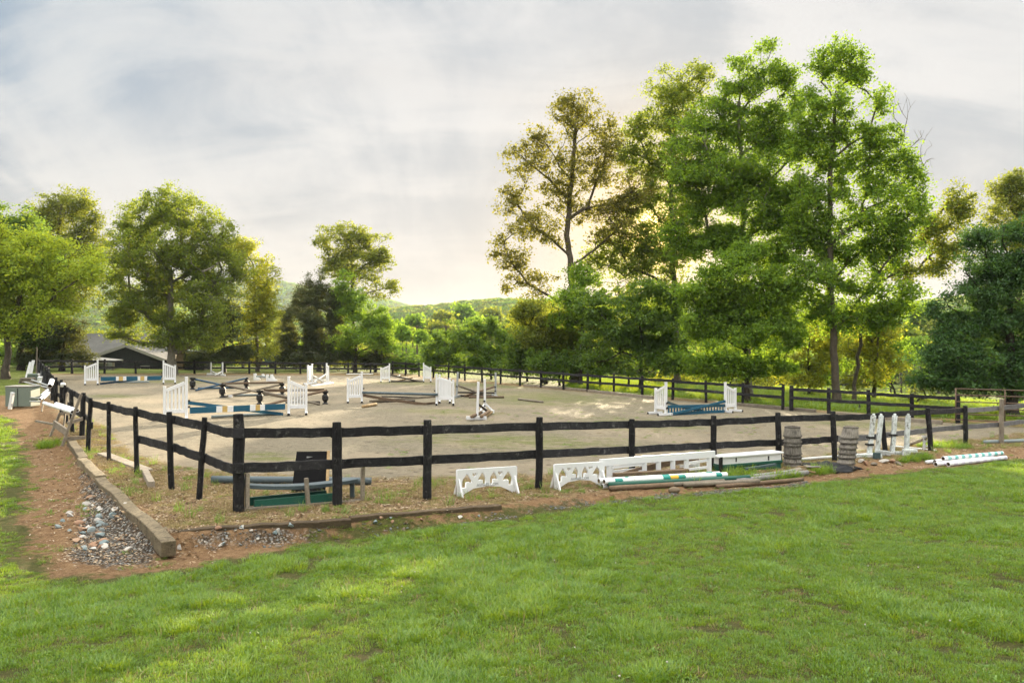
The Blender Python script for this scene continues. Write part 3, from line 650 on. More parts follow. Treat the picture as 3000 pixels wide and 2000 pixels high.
def leaves(p, size, rs, up=.7, wr=.62):
    n = len(p); nr = rs.normal(0, 1, (n, 3)); nr[:, 2] += up*np.sign(rs.uniform(-.25, 1, n))*1.4; nr /= np.linalg.norm(nr, axis=1, keepdims=True)
    a = rs.normal(0, 1, (n, 3)); a[:, 2] -= .35; a -= (a*nr).sum(1, keepdims=True)*nr; a /= np.linalg.norm(a, axis=1, keepdims=True)+1e-9; b = np.cross(nr, a)
    s = size*np.exp(rs.normal(0, .28, n)); L = s[:, None]; w = L*wr*.5
    v = np.stack([p-a*L*.5, p+b*w-nr*L*.06+a*L*.02, p+a*L*.5-nr*L*.1, p-b*w-nr*L*.06+a*L*.02], 1).reshape(-1, 3)
    return v, np.arange(4*n).reshape(-1, 4)
TREE_STATS = []
def clump(p, seed):
    r = np.random.default_rng(seed+999); v = np.zeros(len(p))
    for f, a in ((2.0, .8), (3.2, .9), (5.0, .7)):
        for _ in range(2):
            w = r.normal(0, 1, 3); w[2] *= 1.4; w *= f/np.linalg.norm(w); v += a*np.sin(p@w+r.uniform(0, 6.3))
    return v
DT, DL = 5.6, .95
def tree(name, label, cat, trunk, Y, lobes, leafm, bark, tr=.18, leaf=.11, per=46, tips=1.0, sig=.42, seed=1, depth=.8, group=None, drop=0.0, rise=.35, bare=0.0, base_z=None, limb=.8, zflat=.6, cull=True, rtip=.011, spread=1.12, voids=-.8):
    """trunk: sightings from the foot upward; lobes: (px, py, rx, ry) of the crown's masses; everything stands at distance Y"""
    rs = np.random.default_rng(seed); k = Y/F; per = max(1, int(per*DL)); leaf = leaf*1.18; sig = sig*.55
    tp = [np.array(pt(x, y, Y)) for x, y in trunk]
    foot = tp[0].copy(); foot[2] = H(foot[0], foot[1])-.12 if base_z is None else base_z; tp[0] = foot
    # trunk nodes
    nodes = [tp[0]]; par = [-1]
    for a, b in zip(tp[:-1], tp[1:]):
        m = max(2, int(np.linalg.norm(b-a)/.5))
        for i in range(1, m+1):
            q = a+(b-a)*i/m; q = q+rs.normal(0, .035, 3)*(i < m); nodes.append(q); par.append(len(nodes)-2)
    ntrunk = len(nodes); loc = V(tuple(foot))
    C, T = [], []
    for li, lb in enumerate(lobes):
        x, y, rx, ry = lb[:4]; dy = lb[4] if len(lb) > 4 else rs.uniform(-.5, .5)*rx*k*1.0
        c = np.array(pt(x, y, Y+dy)); R = np.array([rx*k, max(rx, ry)*.5*k*2*depth*.5+rx*k*.35, ry*k]); C.append(c)
        n = max(8, int(tips*rx*ry*k*k*DT*9.5)); p = rs.normal(0, 1, (n, 3)); p /= np.linalg.norm(p, axis=1, keepdims=True)
        p *= rs.uniform(0, 1, (n, 1))**(1/2.4); p = c+p*R*(spread+rs.normal(0, .17, (n, 1))); T.append(p[clump(p, seed) > voids])
    T = np.concatenate(T); T = T[T[:, 2] > foot[2]+.25]
    order = np.argsort(np.linalg.norm(T-tp[-1], axis=1)*.3+rs.uniform(0, 1, len(T))*1.0+np.abs(T[:, 2]-tp[-1][2])*.2)
    tgt = [c*1.0 for c in sorted(C, key=lambda c: np.min(np.linalg.norm(np.array(nodes)-c, axis=1)))]+[T[i] for i in order]
    arr = np.zeros((len(nodes)+len(tgt)*40, 3)); arr[:len(nodes)] = nodes; cnt = len(nodes); endn = []
    low = foot[2]+.25*(tp[-1][2]-foot[2])
    for ti, t in enumerate(tgt):
        A = arr[:cnt]; d = A-t; h = np.hypot(d[:, 0], d[:, 1]); dist = np.sqrt((d**2).sum(1))
        cost = dist+1.5*np.maximum(0, A[:, 2]-t[2]+rise*h)+3*np.maximum(0, low-A[:, 2])*(A[:, 2] < low)
        b = int(np.argmin(cost)); s = arr[b]; L = dist[b]
        if L < .12: endn.append(b); continue
        m = int(min(36, max(2, L/.45))); ctl = s+(t-s)*.45+np.array([0, 0, .07*L])+rs.normal(0, .08*L, 3); pv = b
        for i in range(1, m+1):
            f = i/m; q = (1-f)**2*s+2*f*(1-f)*ctl+f*f*t+(rs.normal(0, .025, 3) if i < m else 0); arr[cnt] = q; par.append(pv); pv = cnt; cnt += 1
        endn.append(pv)
    P = arr[:cnt]; par = np.array(par); w = np.zeros(cnt); 
    for e in endn: w[e] += 1
    for i in range(cnt-1, 0, -1):
        if par[i] < i: w[par[i]] += w[i]
    w = np.maximum(w, .6); ex = max(.3, math.log(max(tr/rtip, 2))/math.log(max(w[0], 3)))
    r = rtip*limb*w**ex; r[:ntrunk] = np.maximum(r[:ntrunk], tr*np.linspace(1.0, .45, ntrunk)); r[0] = tr*1.45
    if ntrunk > 2: r[1] = tr*1.12
    r = np.minimum(r, tr*1.45); i = np.arange(1, cnt); pr = r[par[i]]; pr = np.where(i < ntrunk, pr, np.minimum(pr, r[i]*1.25))
    big = (r[i] > .028)
    v1, q1 = frustums(P[par[i]][big], P[i][big], pr[big], r[i][big], 7); v2, q2 = frustums(P[par[i]][~big], P[i][~big], pr[~big], r[i][~big], 3)
    e = bpy.data.objects.new(name, None); e.location = loc; link(e); tag(e, label, cat, group); f0 = foot[None]
    me = np_mesh('trunk', np.concatenate([v1, v2])-f0, np.concatenate([q1, q2+len(v1)]), bark, True); link(bpy.data.objects.new('trunk', me), e)
    # leaves along the outer twigs
    tw = np.array([en for en in endn]); 
    if bare > 0: tw = tw[rs.uniform(0, 1, len(tw)) > bare]
    pts = np.repeat(P[tw], per, 0); f = rs.uniform(0, 1, len(pts))**.7; back = np.repeat(P[par[np.maximum(tw, 1)]], per, 0)
    pts = pts+(back-pts)*(f*1.1)[:, None]; g = rs.normal(0, 1, pts.shape)*sig; g[:, 2] *= zflat; g *= np.repeat(rs.uniform(.55, 1.35, (len(tw), 1)), per, 0)
    pts = pts+g; pts[:, 2] -= drop*np.hypot(g[:, 0], g[:, 1]); pts = pts[pts[:, 2] > foot[2]+.08]
    if cull: pts = pts[sun_cull(pts, rs)]
    v, q = leaves(pts, leaf, rs); cm = np_mesh('crown', v-f0, q, leafm); link(bpy.data.objects.new('crown', cm), e)
    TREE_STATS.append((label, len(pts), cnt)); return e
def copy_tree(e, loc, rz, s, label, group):
    r = e.copy(); link(r); r.location = loc; r.rotation_euler = (0, 0, rz); r.scale = (s, s, s); tag(r, label, None, group)
    for ch in e.children: c = ch.copy(); link(c, r)
    return r
# ---- the left side, behind the far fence
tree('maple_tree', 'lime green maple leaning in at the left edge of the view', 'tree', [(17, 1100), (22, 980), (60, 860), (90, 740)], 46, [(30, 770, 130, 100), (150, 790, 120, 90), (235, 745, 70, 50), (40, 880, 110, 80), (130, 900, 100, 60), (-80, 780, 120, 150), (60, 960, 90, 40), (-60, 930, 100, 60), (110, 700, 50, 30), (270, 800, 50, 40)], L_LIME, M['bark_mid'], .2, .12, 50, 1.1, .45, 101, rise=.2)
tree('leafy_tree', 'dense green tree behind the lime maple, top left', 'tree', [(60, 1080), (55, 800), (40, 660)], 58, [(30, 650, 70, 55), (80, 690, 50, 60), (-30, 700, 90, 100), (60, 780, 120, 90), (10, 900, 110, 100), (130, 960, 70, 70)], L_DARK, M['bark'], .22, .13, 46, 1.4, .5, 102)
tree('tall_tree', 'tall thin crowned olive tree between the lime maple and the big maple', 'tree', [(165, 1085), (160, 850), (170, 700), (180, 600)], 72, [(118, 620, 46, 42), (190, 590, 60, 38), (245, 600, 40, 48), (160, 660, 70, 55), (240, 680, 60, 50), (285, 690, 34, 60), (190, 740, 80, 50), (130, 740, 50, 50), (250, 770, 60, 60), (200, 850, 80, 60)], L_OLIVE, M['bark_mid'], .24, .13, 40, 1.2, .5, 103, spread=1.2)
tree('maple_tree', 'big spreading green maple in front of the barn', 'tree', [(503, 1092), (500, 1010), (497, 920), (500, 800)], 57, [(500, 605, 90, 58), (425, 640, 75, 50), (570, 640, 75, 55), (630, 700, 62, 60), (380, 690, 55, 45), (450, 735, 130, 70), (560, 760, 130, 80), (370, 790, 80, 70), (650, 790, 80, 60), (480, 850, 150, 70), (610, 880, 90, 60), (380, 880, 90, 50), (450, 940, 110, 40), (590, 960, 90, 40), (520, 985, 70, 25), (350, 930, 50, 30), (400, 1000, 50, 16), (470, 1008, 40, 14), (575, 1003, 70, 20), (345, 985, 40, 18)], L_MAPLE, M['bark_pale'], .34, .11, 56, 1.35, .42, 104, rise=.55)
tree('lime_tree', 'sunlit yellow green tree right of the big maple', 'tree', [(755, 1085), (750, 960), (745, 830)], 66, [(740, 770, 60, 60), (700, 730, 40, 40), (770, 850, 50, 70), (790, 900, 35, 50), (730, 900, 60, 60), (740, 980, 60, 50), (720, 1030, 50, 36), (775, 1020, 40, 40)], L_SUN_YELLOW, M['bark_mid'], .16, .12, 46, 1.2, .45, 105)
tree('cedar_tree', 'dark feathery cedar left of the barn roof', 'cedar', [(180, 1090), (185, 1000), (190, 880)], 58, [(190, 900, 34, 40), (185, 960, 62, 44), (170, 1010, 80, 40), (120, 1030, 60, 40), (215, 1045, 50, 26), (90, 1065, 50, 24)], L_CEDAR, M['bark'], .18, .08, 80, 1.7, .4, 106, rise=-.1, drop=.25)
tree('cedar_tree', 'dark cedar between the big maple and the sunlit lime tree', 'cedar', [(655, 1090), (655, 1000), (655, 900)], 63, [(660, 920, 40, 50), (650, 980, 60, 50), (630, 1030, 60, 36), (700, 1020, 40, 40), (590, 1050, 40, 22)], L_CEDAR, M['bark'], .17, .08, 80, 2.0, .4, 107, rise=-.1, drop=.25)
# ---- the centre clump
tree('tall_tree', 'tall thin crowned tree rising behind the cedars, centre left', 'tree', [(1035, 1095), (1035, 900), (1030, 790), (1030, 700)], 76, [(952, 705, 28, 42), (965, 770, 30, 40), (1030, 685, 52, 34), (1085, 720, 46, 46), (1010, 740, 50, 46), (1070, 775, 60, 40), (1115, 755, 34, 22), (1040, 800, 60, 30), (1135, 845, 26, 20), (1105, 850, 40, 24), (1150, 835, 18, 14)], L_OLIVE, M['bark_mid'], .2, .15, 34, 0.95, .5, 108, spread=1.25, voids=-1.2, rise=.5)
tree('cedar_tree', 'big dark cedar with a pale upper stem, centre left', 'cedar', [(935, 1094), (930, 960), (926, 840)], 70, [(925, 815, 22, 30), (920, 860, 52, 34), (870, 890, 40, 30), (975, 885, 40, 40), (890, 940, 70, 40), (960, 950, 60, 40), (870, 990, 60, 40), (950, 1010, 80, 40), (900, 1050, 80, 30), (1000, 1050, 50, 30), (855, 1050, 40, 26)], L_CEDAR, M['bark_pale'], .2, .09, 70, 2.3, .42, 109, rise=-.1, drop=.25)
tree('leafy_tree', 'fresh green tree leaning right of the dark cedar', 'tree', [(1040, 1094), (1045, 1000), (1030, 900)], 69, [(1010, 840, 34, 40), (1030, 890, 46, 46), (1080, 920, 60, 40), (1120, 960, 40, 36), (1060, 980, 80, 40), (1130, 1000, 36, 30), (1020, 1020, 60, 36)], L_FRESH, M['bark'], .16, .12, 56, 1.5, .42, 110)
tree('cedar_tree', 'small dark cedar at the far corner of the arena', 'cedar', [(1100, 1094), (1102, 1050), (1104, 1000)], 71, [(1104, 1010, 26, 26), (1100, 1040, 44, 28), (1140, 1052, 36, 24), (1070, 1060, 40, 22)], L_CEDAR, M['bark'], .12, .09, 70, 1.8, .38, 111, rise=-.1, drop=.25)
# ---- shrubs along the right fence

def shrub(label, Y, base, lobes, mat, seed, per=60, tips=1.3, leaf=.11, sig=.34, cat='shrub', name='shrub', group=None):
    return tree(name, label, cat, [base, (base[0], base[1]-30)], Y, lobes, mat, M['bark'], .07, leaf, per, tips, sig, seed, depth=1.0, rise=.2, zflat=.8, group=group)
shrub('dark undergrowth at the far left, behind the lime maple trunk', 62, (60, 1092), [(40, 1040, 80, 36), (110, 1050, 60, 36), (-30, 1040, 60, 40)], L_DARK, 112, tips=.8)
shrub('olive undergrowth behind the lean-to shed', 76, (230, 1090), [(200, 1010, 60, 50), (270, 1000, 50, 40)], L_OLIVE, 113, tips=.7)
shrub('dark undergrowth right of the big maple trunk', 74, (590, 1090), [(560, 1040, 60, 36), (620, 1050, 60, 30), (530, 1010, 50, 40)], L_DARK, 114, tips=.8)
shrub('olive undergrowth under the sunlit lime tree', 78, (760, 1090), [(720, 1050, 60, 30), (800, 1040, 60, 40), (830, 980, 40, 50)], L_OLIVE, 115, tips=.8)
shrub('yellowish undergrowth beyond the centre cedars', 82, (1010, 1090), [(960, 1055, 60, 30), (1040, 1050, 70, 36)], L_SUN_YELLOW, 116, tips=.7)
shrub('brown green undergrowth left of the far corner cedar', 80, (890, 1090), [(860, 1055, 60, 34), (910, 1060, 60, 30)], L_CEDAR, 117, tips=.9)
shrub('dark round shrub at the far corner post', 70, (1190, 1090), [(1190, 1045, 46, 38), (1165, 1065, 34, 26), (1215, 1065, 30, 24)], L_DARK, 120)
shrub('broad vine covered mound of dark green leaves behind the far right jump', 63, (1345, 1095), [(1290, 1010, 56, 48), (1350, 990, 60, 52), (1330, 1050, 90, 40), (1270, 1050, 40, 40)], L_DARK, 121)
shrub('taller vine covered mound with upright shoots, right of the broad mound', 62, (1440, 1098), [(1430, 975, 44, 40), (1410, 1020, 60, 60), (1462, 1030, 50, 60), (1480, 975, 14, 30), (1395, 950, 14, 26), (1440, 945, 12, 24), (1440, 1070, 60, 26)], L_DARK, 122)
shrub('small dark bush under the lone sycamore', 60, (1545, 1105), [(1545, 1045, 42, 36), (1520, 1075, 34, 24), (1580, 1075, 40, 26)], L_DARK, 123)
# ---- the grove beyond the right fence
tree('sycamore_tree', 'lone open crowned sycamore with visible limbs, left of the grove', 'tree', [(1682, 1105), (1680, 900), (1672, 780), (1660, 690), (1668, 600), (1680, 480), (1687, 380)], 58, [(1690, 318, 68, 42), (1640, 300, 30, 20), (1570, 400, 44, 40), (1540, 470, 56, 42), (1725, 395, 70, 50), (1790, 400, 36, 36), (1640, 490, 60, 50), (1765, 500, 66, 56), (1510, 590, 52, 42), (1470, 700, 34, 24), (1570, 670, 74, 46), (1500, 770, 46, 40), (1545, 830, 64, 36), (1810, 670, 64, 40), (1725, 610, 70, 40), (1850, 560, 50, 50), (1470, 740, 26, 18), (1640, 560, 50, 40), (1800, 600, 50, 30)], L_BROWN, M['bark_mid'], .3, .15, 30, 1.0, .5, 130, spread=1.34, voids=-1.0, rise=.7)
tree('leafy_tree', 'vine clad green stem growing up against the sycamore trunk', 'tree', [(1700, 1105), (1705, 950), (1700, 820)], 55, [(1700, 810, 46, 44), (1680, 880, 62, 48), (1745, 880, 46, 50), (1720, 940, 70, 40), (1640, 930, 40, 30)], L_FRESH, M['bark'], .15, .12, 46, 1.4, .42, 131)
tree('sycamore_tree', 'brownish backlit tree at the left of the grove, above the sun', 'tree', [(1985, 1120), (1975, 850), (1965, 600), (1975, 400)], 60, [(1955, 262, 56, 48), (2045, 225, 40, 34), (1995, 310, 70, 56), (1920, 360, 60, 48), (1860, 385, 34, 30), (1990, 420, 70, 60), (1905, 480, 58, 50), (1965, 545, 66, 56), (1890, 590, 46, 34), (1935, 650, 60, 36), (2010, 640, 50, 46), (1890, 690, 36, 24), (1900, 560, 40, 30), (1840, 450, 40, 40), (1830, 640, 40, 34), (2030, 560, 50, 50), (1960, 800, 60, 40), (1860, 790, 46, 30), (2010, 730, 50, 40), (1800, 720, 50, 40), (1880, 730, 60, 46), (1750, 770, 50, 36), (1830, 810, 70, 40), (1930, 740, 60, 50)], L_MAPLE, M['bark_mid'], .26, .14, 36, 1.3, .5, 132, spread=1.3, voids=-1.0, rise=.6)
tree('poplar_tree', 'tall pale stemmed tulip poplar, left of the two tallest trees', 'tree', [(2196, 1165), (2190, 950), (2178, 700), (2172, 560), (2165, 400), (2165, 300)], 46, [(2165, 215, 40, 42), (2250, 175, 42, 52), (2300, 232, 34, 40), (2210, 290, 84, 54), (2120, 290, 56, 52), (2050, 390, 78, 62), (2160, 400, 96, 60), (2262, 385, 56, 66), (2090, 490, 100, 66), (2200, 520, 80, 70), (2060, 590, 80, 62), (2170, 620, 80, 66), (2260, 520, 46, 60), (2255, 630, 50, 56), (2080, 690, 90, 56), (2330, 330, 40, 56), (2330, 450, 50, 60), (2335, 570, 52, 60), (2330, 680, 56, 56), (2010, 480, 60, 60), (1990, 700, 60, 50), (2150, 700, 90, 50), (2290, 760, 60, 50)], L_FRESH, M['bark_pale'], .22, .12, 46, 2.0, .44, 133, spread=1.22, rise=.75)
tree('poplar_tree', 'tallest tree of the grove, dark forked trunk and open green crown', 'tree', [(2450, 1195), (2445, 1060), (2435, 900), (2430, 700), (2432, 500), (2445, 330)], 42, [(2455, 172, 66, 46), (2405, 240, 48, 42), (2512, 212, 40, 44), (2455, 300, 70, 42), (2572, 305, 34, 40), (2590, 382, 44, 42), (2440, 392, 76, 44), (2540, 400, 40, 40), (2645, 467, 42, 40), (2543, 467, 74, 48), (2408, 492, 60, 42), (2662, 520, 40, 36), (2470, 560, 76, 46), (2600, 584, 66, 44), (2655, 640, 56, 40), (2515, 655, 76, 42), (2408, 628, 50, 46), (2700, 590, 40, 30), (2623, 735, 66, 40), (2513, 745, 70, 44), (2420, 740, 60, 44), (2560, 820, 70, 44), (2440, 830, 70, 46), (2370, 330, 40, 50), (2365, 440, 46, 50), (2355, 570, 46, 60), (2360, 690, 56, 60), (2380, 800, 60, 56), (2600, 680, 60, 50), (2480, 930, 90, 56), (2400, 910, 70, 50), (2640, 870, 60, 44), (2580, 920, 60, 44), (2540, 560, 60, 50)], L_FRESH, M['bark_mid'], .21, .12, 42, 1.8, .42, 134, spread=1.22, rise=.75)
tree('sycamore_tree', 'slender side tree arching out right of the tallest tree', 'tree', [(2500, 1195), (2530, 900), (2600, 780), (2690, 680), (2780, 600)], 44, [(2797, 575, 28, 44), (2825, 632, 30, 34), (2780, 660, 40, 34), (2715, 660, 40, 30), (2800, 730, 44, 34), (2840, 700, 22, 24), (2735, 740, 50, 30), (2690, 790, 50, 30), (2640, 800, 50, 30), (2710, 700, 50, 40), (2750, 780, 50, 30), (2820, 590, 34, 40)], L_OLIVE, M['bark_mid'], .11, .12, 36, 1.6, .42, 135, spread=1.25, rise=.5, bare=.12)
tree('bare_tree', 'leafless grey twigs sticking out right of the tallest crown', 'tree', [(2560, 1190), (2590, 700), (2630, 480), (2650, 380)], 47, [(2660, 330, 40, 60), (2700, 400, 40, 60), (2630, 300, 30, 50), (2715, 470, 30, 40)], L_OLIVE, M['bark_mid'], .07, .1, 1, .5, .2, 136, rise=1.2, bare=.97, rtip=.009)
tree('leafy_tree', 'dense fresh green tree in front of the two tallest trunks', 'tree', [(2190, 1170), (2185, 1000), (2180, 850)], 42, [(2190, 745, 70, 40), (2150, 800, 84, 56), (2240, 820, 70, 50), (2100, 850, 76, 60), (2200, 900, 96, 60), (2120, 930, 90, 54), (2230, 980, 84, 50), (2150, 1010, 90, 46), (2060, 960, 56, 46), (2290, 930, 46, 46), (2110, 1060, 80, 40), (2220, 1060, 70, 40), (2030, 880, 60, 60), (2300, 850, 60, 60), (2320, 1000, 60, 50), (2040, 1050, 60, 40), (2290, 1060, 60, 34)], L_FRESH, M['bark'], .14, .11, 58, 2.2, .4, 137)
tree('leafy_tree', 'green bushy tree below the low sun, left of the grove', 'tree', [(1880, 1125), (1880, 1000), (1870, 900)], 51, [(1880, 850, 60, 36), (1810, 880, 70, 44), (1860, 940, 90, 50), (1945, 920, 56, 46), (1790, 960, 66, 46), (1900, 1000, 84, 44), (1820, 1030, 70, 40), (1960, 1010, 56, 50), (1890, 1070, 90, 36), (1960, 870, 50, 40), (1760, 1060, 60, 36), (1980, 1060, 50, 36), (1740, 900, 50, 40)], L_DARK, M['bark'], .13, .12, 54, 1.8, .42, 138)
tree('leafy_tree', 'olive green understory tree below the lone sycamore', 'tree', [(1600, 1110), (1600, 1020), (1595, 930)], 57, [(1600, 920, 60, 34), (1540, 905, 54, 30), (1650, 965, 56, 40), (1580, 980, 66, 40), (1500, 925, 36, 22), (1640, 1040, 60, 46), (1700, 1020, 50, 46)], L_OLIVE, M['bark'], .12, .12, 50, 1.5, .42, 139)
shrub('dark shrub mass under the sycamore, by the fence', 55, (1640, 1115), [(1620, 1060, 50, 40), (1680, 1070, 50, 36), (1570, 1060, 30, 36)], L_DARK, 140)
shrub('dark shrub behind the white timber edging, mid fence', 53, (1760, 1115), [(1740, 1040, 50, 56), (1790, 1075, 40, 30)], L_DARK, 141)
tree('lime_tree', 'thin yellow lit sapling glowing between the grove trunks', 'tree', [(2370, 1185), (2368, 1080), (2370, 980)], 50, [(2380, 980, 56, 50), (2330, 1030, 40, 40), (2400, 1060, 60, 44), (2360, 1110, 60, 30), (2440, 1000, 40, 40)], L_SUN_YELLOW, M['bark'], .08, .12, 40, 1.3, .42, 142)
tree('lime_tree', 'glowing yellow green sapling right of the darkest trunk', 'tree', [(2560, 1190), (2560, 1100), (2555, 1000)], 47, [(2530, 930, 70, 40), (2590, 980, 60, 44), (2520, 1010, 60, 44), (2610, 1040, 50, 36), (2560, 1090, 70, 36), (2510, 1120, 40, 26)], L_SUN_YELLOW, M['bark'], .08, .11, 40, 1.3, .42, 143)
shrub('small dark evergreen bush in front of the fence, under the tallest tree', 38, (2518, 1215), [(2517, 1196, 22, 17)], L_DARK, 144, 60, 2.0, .07, .16)
shrub('low yellow undergrowth beyond the fence, right of the blue gate jump', 58, (2250, 1150), [(2250, 1105, 90, 30), (2330, 1120, 50, 30), (2160, 1115, 50, 24)], L_SUN_YELLOW, 145, 40, .9)
shrub('low yellow undergrowth beyond the fence, behind the blue gate jump', 62, (2010, 1140), [(2010, 1110, 60, 24), (1930, 1115, 50, 20)], L_SUN_YELLOW, 146, 40, .9)
shrub('ragged undergrowth of thin stems left of the dark tree', 44, (2690, 1200), [(2690, 1120, 50, 44), (2740, 1160, 50, 26), (2660, 1165, 40, 24)], L_OLIVE, 147, 24, .8)
shrub('dense dark hedge of saplings under the lone sycamore, behind the fence', 58, (1590, 1108), [(1540, 1020, 50, 56), (1600, 1010, 60, 60), (1660, 1020, 60, 60), (1500, 1060, 40, 40), (1700, 1060, 50, 40)], L_DARK, 148, tips=1.6)
shrub('dense dark saplings behind the fence, left of the blue gate', 56, (1840, 1125), [(1780, 1020, 60, 60), (1850, 1010, 60, 60), (1920, 1030, 60, 56), (1740, 1060, 40, 46), (1980, 1050, 50, 40)], L_DARK, 149, tips=1.5)
shrub('fresh green thicket glowing behind the grove trunks', 64, (2140, 1150), [(2020, 960, 80, 60), (2100, 1000, 80, 70), (2200, 1000, 80, 70), (2290, 990, 70, 60), (2060, 1070, 70, 40), (2160, 1080, 70, 40), (1960, 900, 60, 50)], L_FRESH, 152, tips=1.1)
shrub('yellow green thicket far behind the lone sycamore', 72, (1640, 1105), [(1540, 960, 60, 50), (1620, 930, 70, 50), (1720, 960, 70, 50), (1800, 930, 60, 50), (1860, 880, 60, 40)], L_SUN_YELLOW, 153, tips=.9)
shrub('green thicket between the tallest tree and the dark tree', 54, (2620, 1170), [(2460, 1020, 70, 60), (2560, 1010, 70, 60), (2650, 1040, 60, 50), (2420, 1100, 60, 40), (2600, 1100, 70, 36), (2520, 920, 60, 44)], L_FRESH, 154, tips=1.0)
# ---- the right edge
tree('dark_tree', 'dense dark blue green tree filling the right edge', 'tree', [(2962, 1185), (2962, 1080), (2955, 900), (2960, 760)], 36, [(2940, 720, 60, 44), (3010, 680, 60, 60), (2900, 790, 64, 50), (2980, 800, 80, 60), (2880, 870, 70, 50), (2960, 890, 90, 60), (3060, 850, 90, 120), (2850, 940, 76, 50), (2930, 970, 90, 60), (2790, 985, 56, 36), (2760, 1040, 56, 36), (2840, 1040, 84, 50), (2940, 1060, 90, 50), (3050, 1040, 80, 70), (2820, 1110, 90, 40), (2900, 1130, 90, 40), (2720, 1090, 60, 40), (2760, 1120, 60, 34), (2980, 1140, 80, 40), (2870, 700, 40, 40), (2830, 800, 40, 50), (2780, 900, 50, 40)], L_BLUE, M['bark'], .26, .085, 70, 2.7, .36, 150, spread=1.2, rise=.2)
tree('tall_tree', 'olive lit tree top showing above the dark tree at the right edge', 'tree', [(2990, 1180), (2985, 800), (2980, 600)], 60, [(2945, 555, 44, 34), (2990, 530, 40, 40), (2960, 610, 60, 36), (2900, 640, 26, 20), (3030, 600, 60, 70), (2960, 680, 60, 50)], L_OLIVE, M['bark_mid'], .22, .13, 40, 1.5, .5, 151, spread=1.2)
# ---- trees across the valley, each a copy of one of three crowns
protos = []
for i, (mat, lb) in enumerate(((L_MAPLE, [(0, -75, 60, 34), (-50, -50, 60, 40), (50, -50, 60, 40), (0, -30, 90, 40), (-40, 0, 60, 40), (40, 0, 60, 40)]), (L_FRESH, [(0, -90, 50, 44), (-40, -50, 56, 44), (40, -50, 56, 40), (0, -25, 80, 36), (-30, 10, 60, 36), (36, 10, 60, 36)]), (L_OLIVE, [(0, -80, 56, 40), (-44, -50, 56, 40), (44, -56, 50, 40), (0, -20, 80, 40), (0, 20, 70, 30)]))):
    protos.append((mat, lb))
VG = 'trees across the valley'; VL = 'hazy green tree across the valley, one of the far wood'
vt = []
spots = [(1190, 965, 120), (1235, 985, 105), (1285, 950, 150), (1330, 960, 165), (1385, 945, 170), (1420, 955, 140), (1470, 940, 150), (1210, 935, 190), (1300, 925, 220), (1250, 940, 240), (1360, 920, 260), (1440, 915, 250), (1500, 925, 180), (1180, 1010, 100), (1560, 960, 130),
         (2640, 960, 120), (2700, 930, 150), (2750, 950, 140), (2610, 1010, 100), (2680, 1000, 110), (820, 925, 160), (780, 940, 130), (1150, 950, 150), (2060, 1060, 120), (2300, 1060, 110), (1760, 1000, 120), (1900, 1040, 110), (2480, 1050, 105)]
for i, (px, py, Y) in enumerate(spots):
    mat, lb = protos[i % 3]
    top = pt(px, py, Y); zb = H(top.x, top.y)
    if i < 3:
        h = 8.5; e = tree('distant_tree', VL, 'tree', [(px, py), (px, py)], Y, [(px+a*20/Y*1.6, py+(b+100)*20/Y*1.6, c*20/Y*1.6, d*20/Y*1.6) for a, b, c, d in lb], mat, M['bark'], .14, .36, 60, .7, .9, 300+i, group=VG, base_z=top.z-8.0, cull=False)
        e['group'] = VG; vt.append(e); hh = 8.0; s = max(.6, (top.z-zb)/hh)
        e.location.z = zb; e.scale = (s, s, s)
    else:
        src = vt[i % 3]; s = max(.6, (top.z-zb)/8.0)*random.uniform(.9, 1.1); copy_tree(src, (top.x, top.y, zb), random.uniform(0, 6.3), s, VL, VG)
# far wood on the hills
def canopy(name, mat, seed):
    rs = np.random.default_rng(seed); p = rs.normal(0, 1, (420, 3)); p /= np.linalg.norm(p, axis=1, keepdims=True); p *= rs.uniform(.7, 1.05, (420, 1)); p[:, 2] = np.abs(p[:, 2])*.9+.1
    v, q = leaves(p, .34, rs, .5, .8); return np_mesh(name, v, q, mat)
CAN = [canopy('far_crown_%d' % i, (L_FRESH, L_MAPLE, L_OLIVE, L_DARK)[i], 400+i) for i in range(4)]
fp, fs = [], []
for (vs, us, hs), n, s0, s1 in ((hillA, 15000, 4, 7), (hillB, 16000, 7, 12)):
    g = vs.reshape(26, 221, 3); a = rng.uniform(0, 15, n); b = rng.uniform(0, 1, n)
    b = .5+(b-.5)*.78; b = b*220; i0, j0 = a.astype(int), b.astype(int); fa, fb = (a-i0)[:, None], (b-j0)[:, None]
    p = (g[i0, j0]*(1-fa)+g[i0+1, j0]*fa)*(1-fb)+(g[i0, np.minimum(j0+1, 220)]*(1-fa)+g[i0+1, np.minimum(j0+1, 220)]*fa)*fb
    fp.append(p); fs.append(rng.uniform(s0, s1, n))
n = 5200; yv = rng.uniform(170, 480, n); xv = rng.uniform(-.75, .75, n)*yv; fp.append(np.stack([xv, yv, height(xv, yv)], 1)); fs.append(rng.uniform(3, 6.5, n))
fp = np.concatenate(fp); fs = np.concatenate(fs)
scatter('far_forest', 'continuous woodland covering the valley and the hazy hills', 'forest', fp, fs, np.stack([0*fs, 0*fs, rng.uniform(0, 6.28, len(fs))], 1), rng.integers(0, 4, len(fs)), CAN)

print('LEAVES', sum(t[1] for t in TREE_STATS), 'NODES', sum(t[2] for t in TREE_STATS))
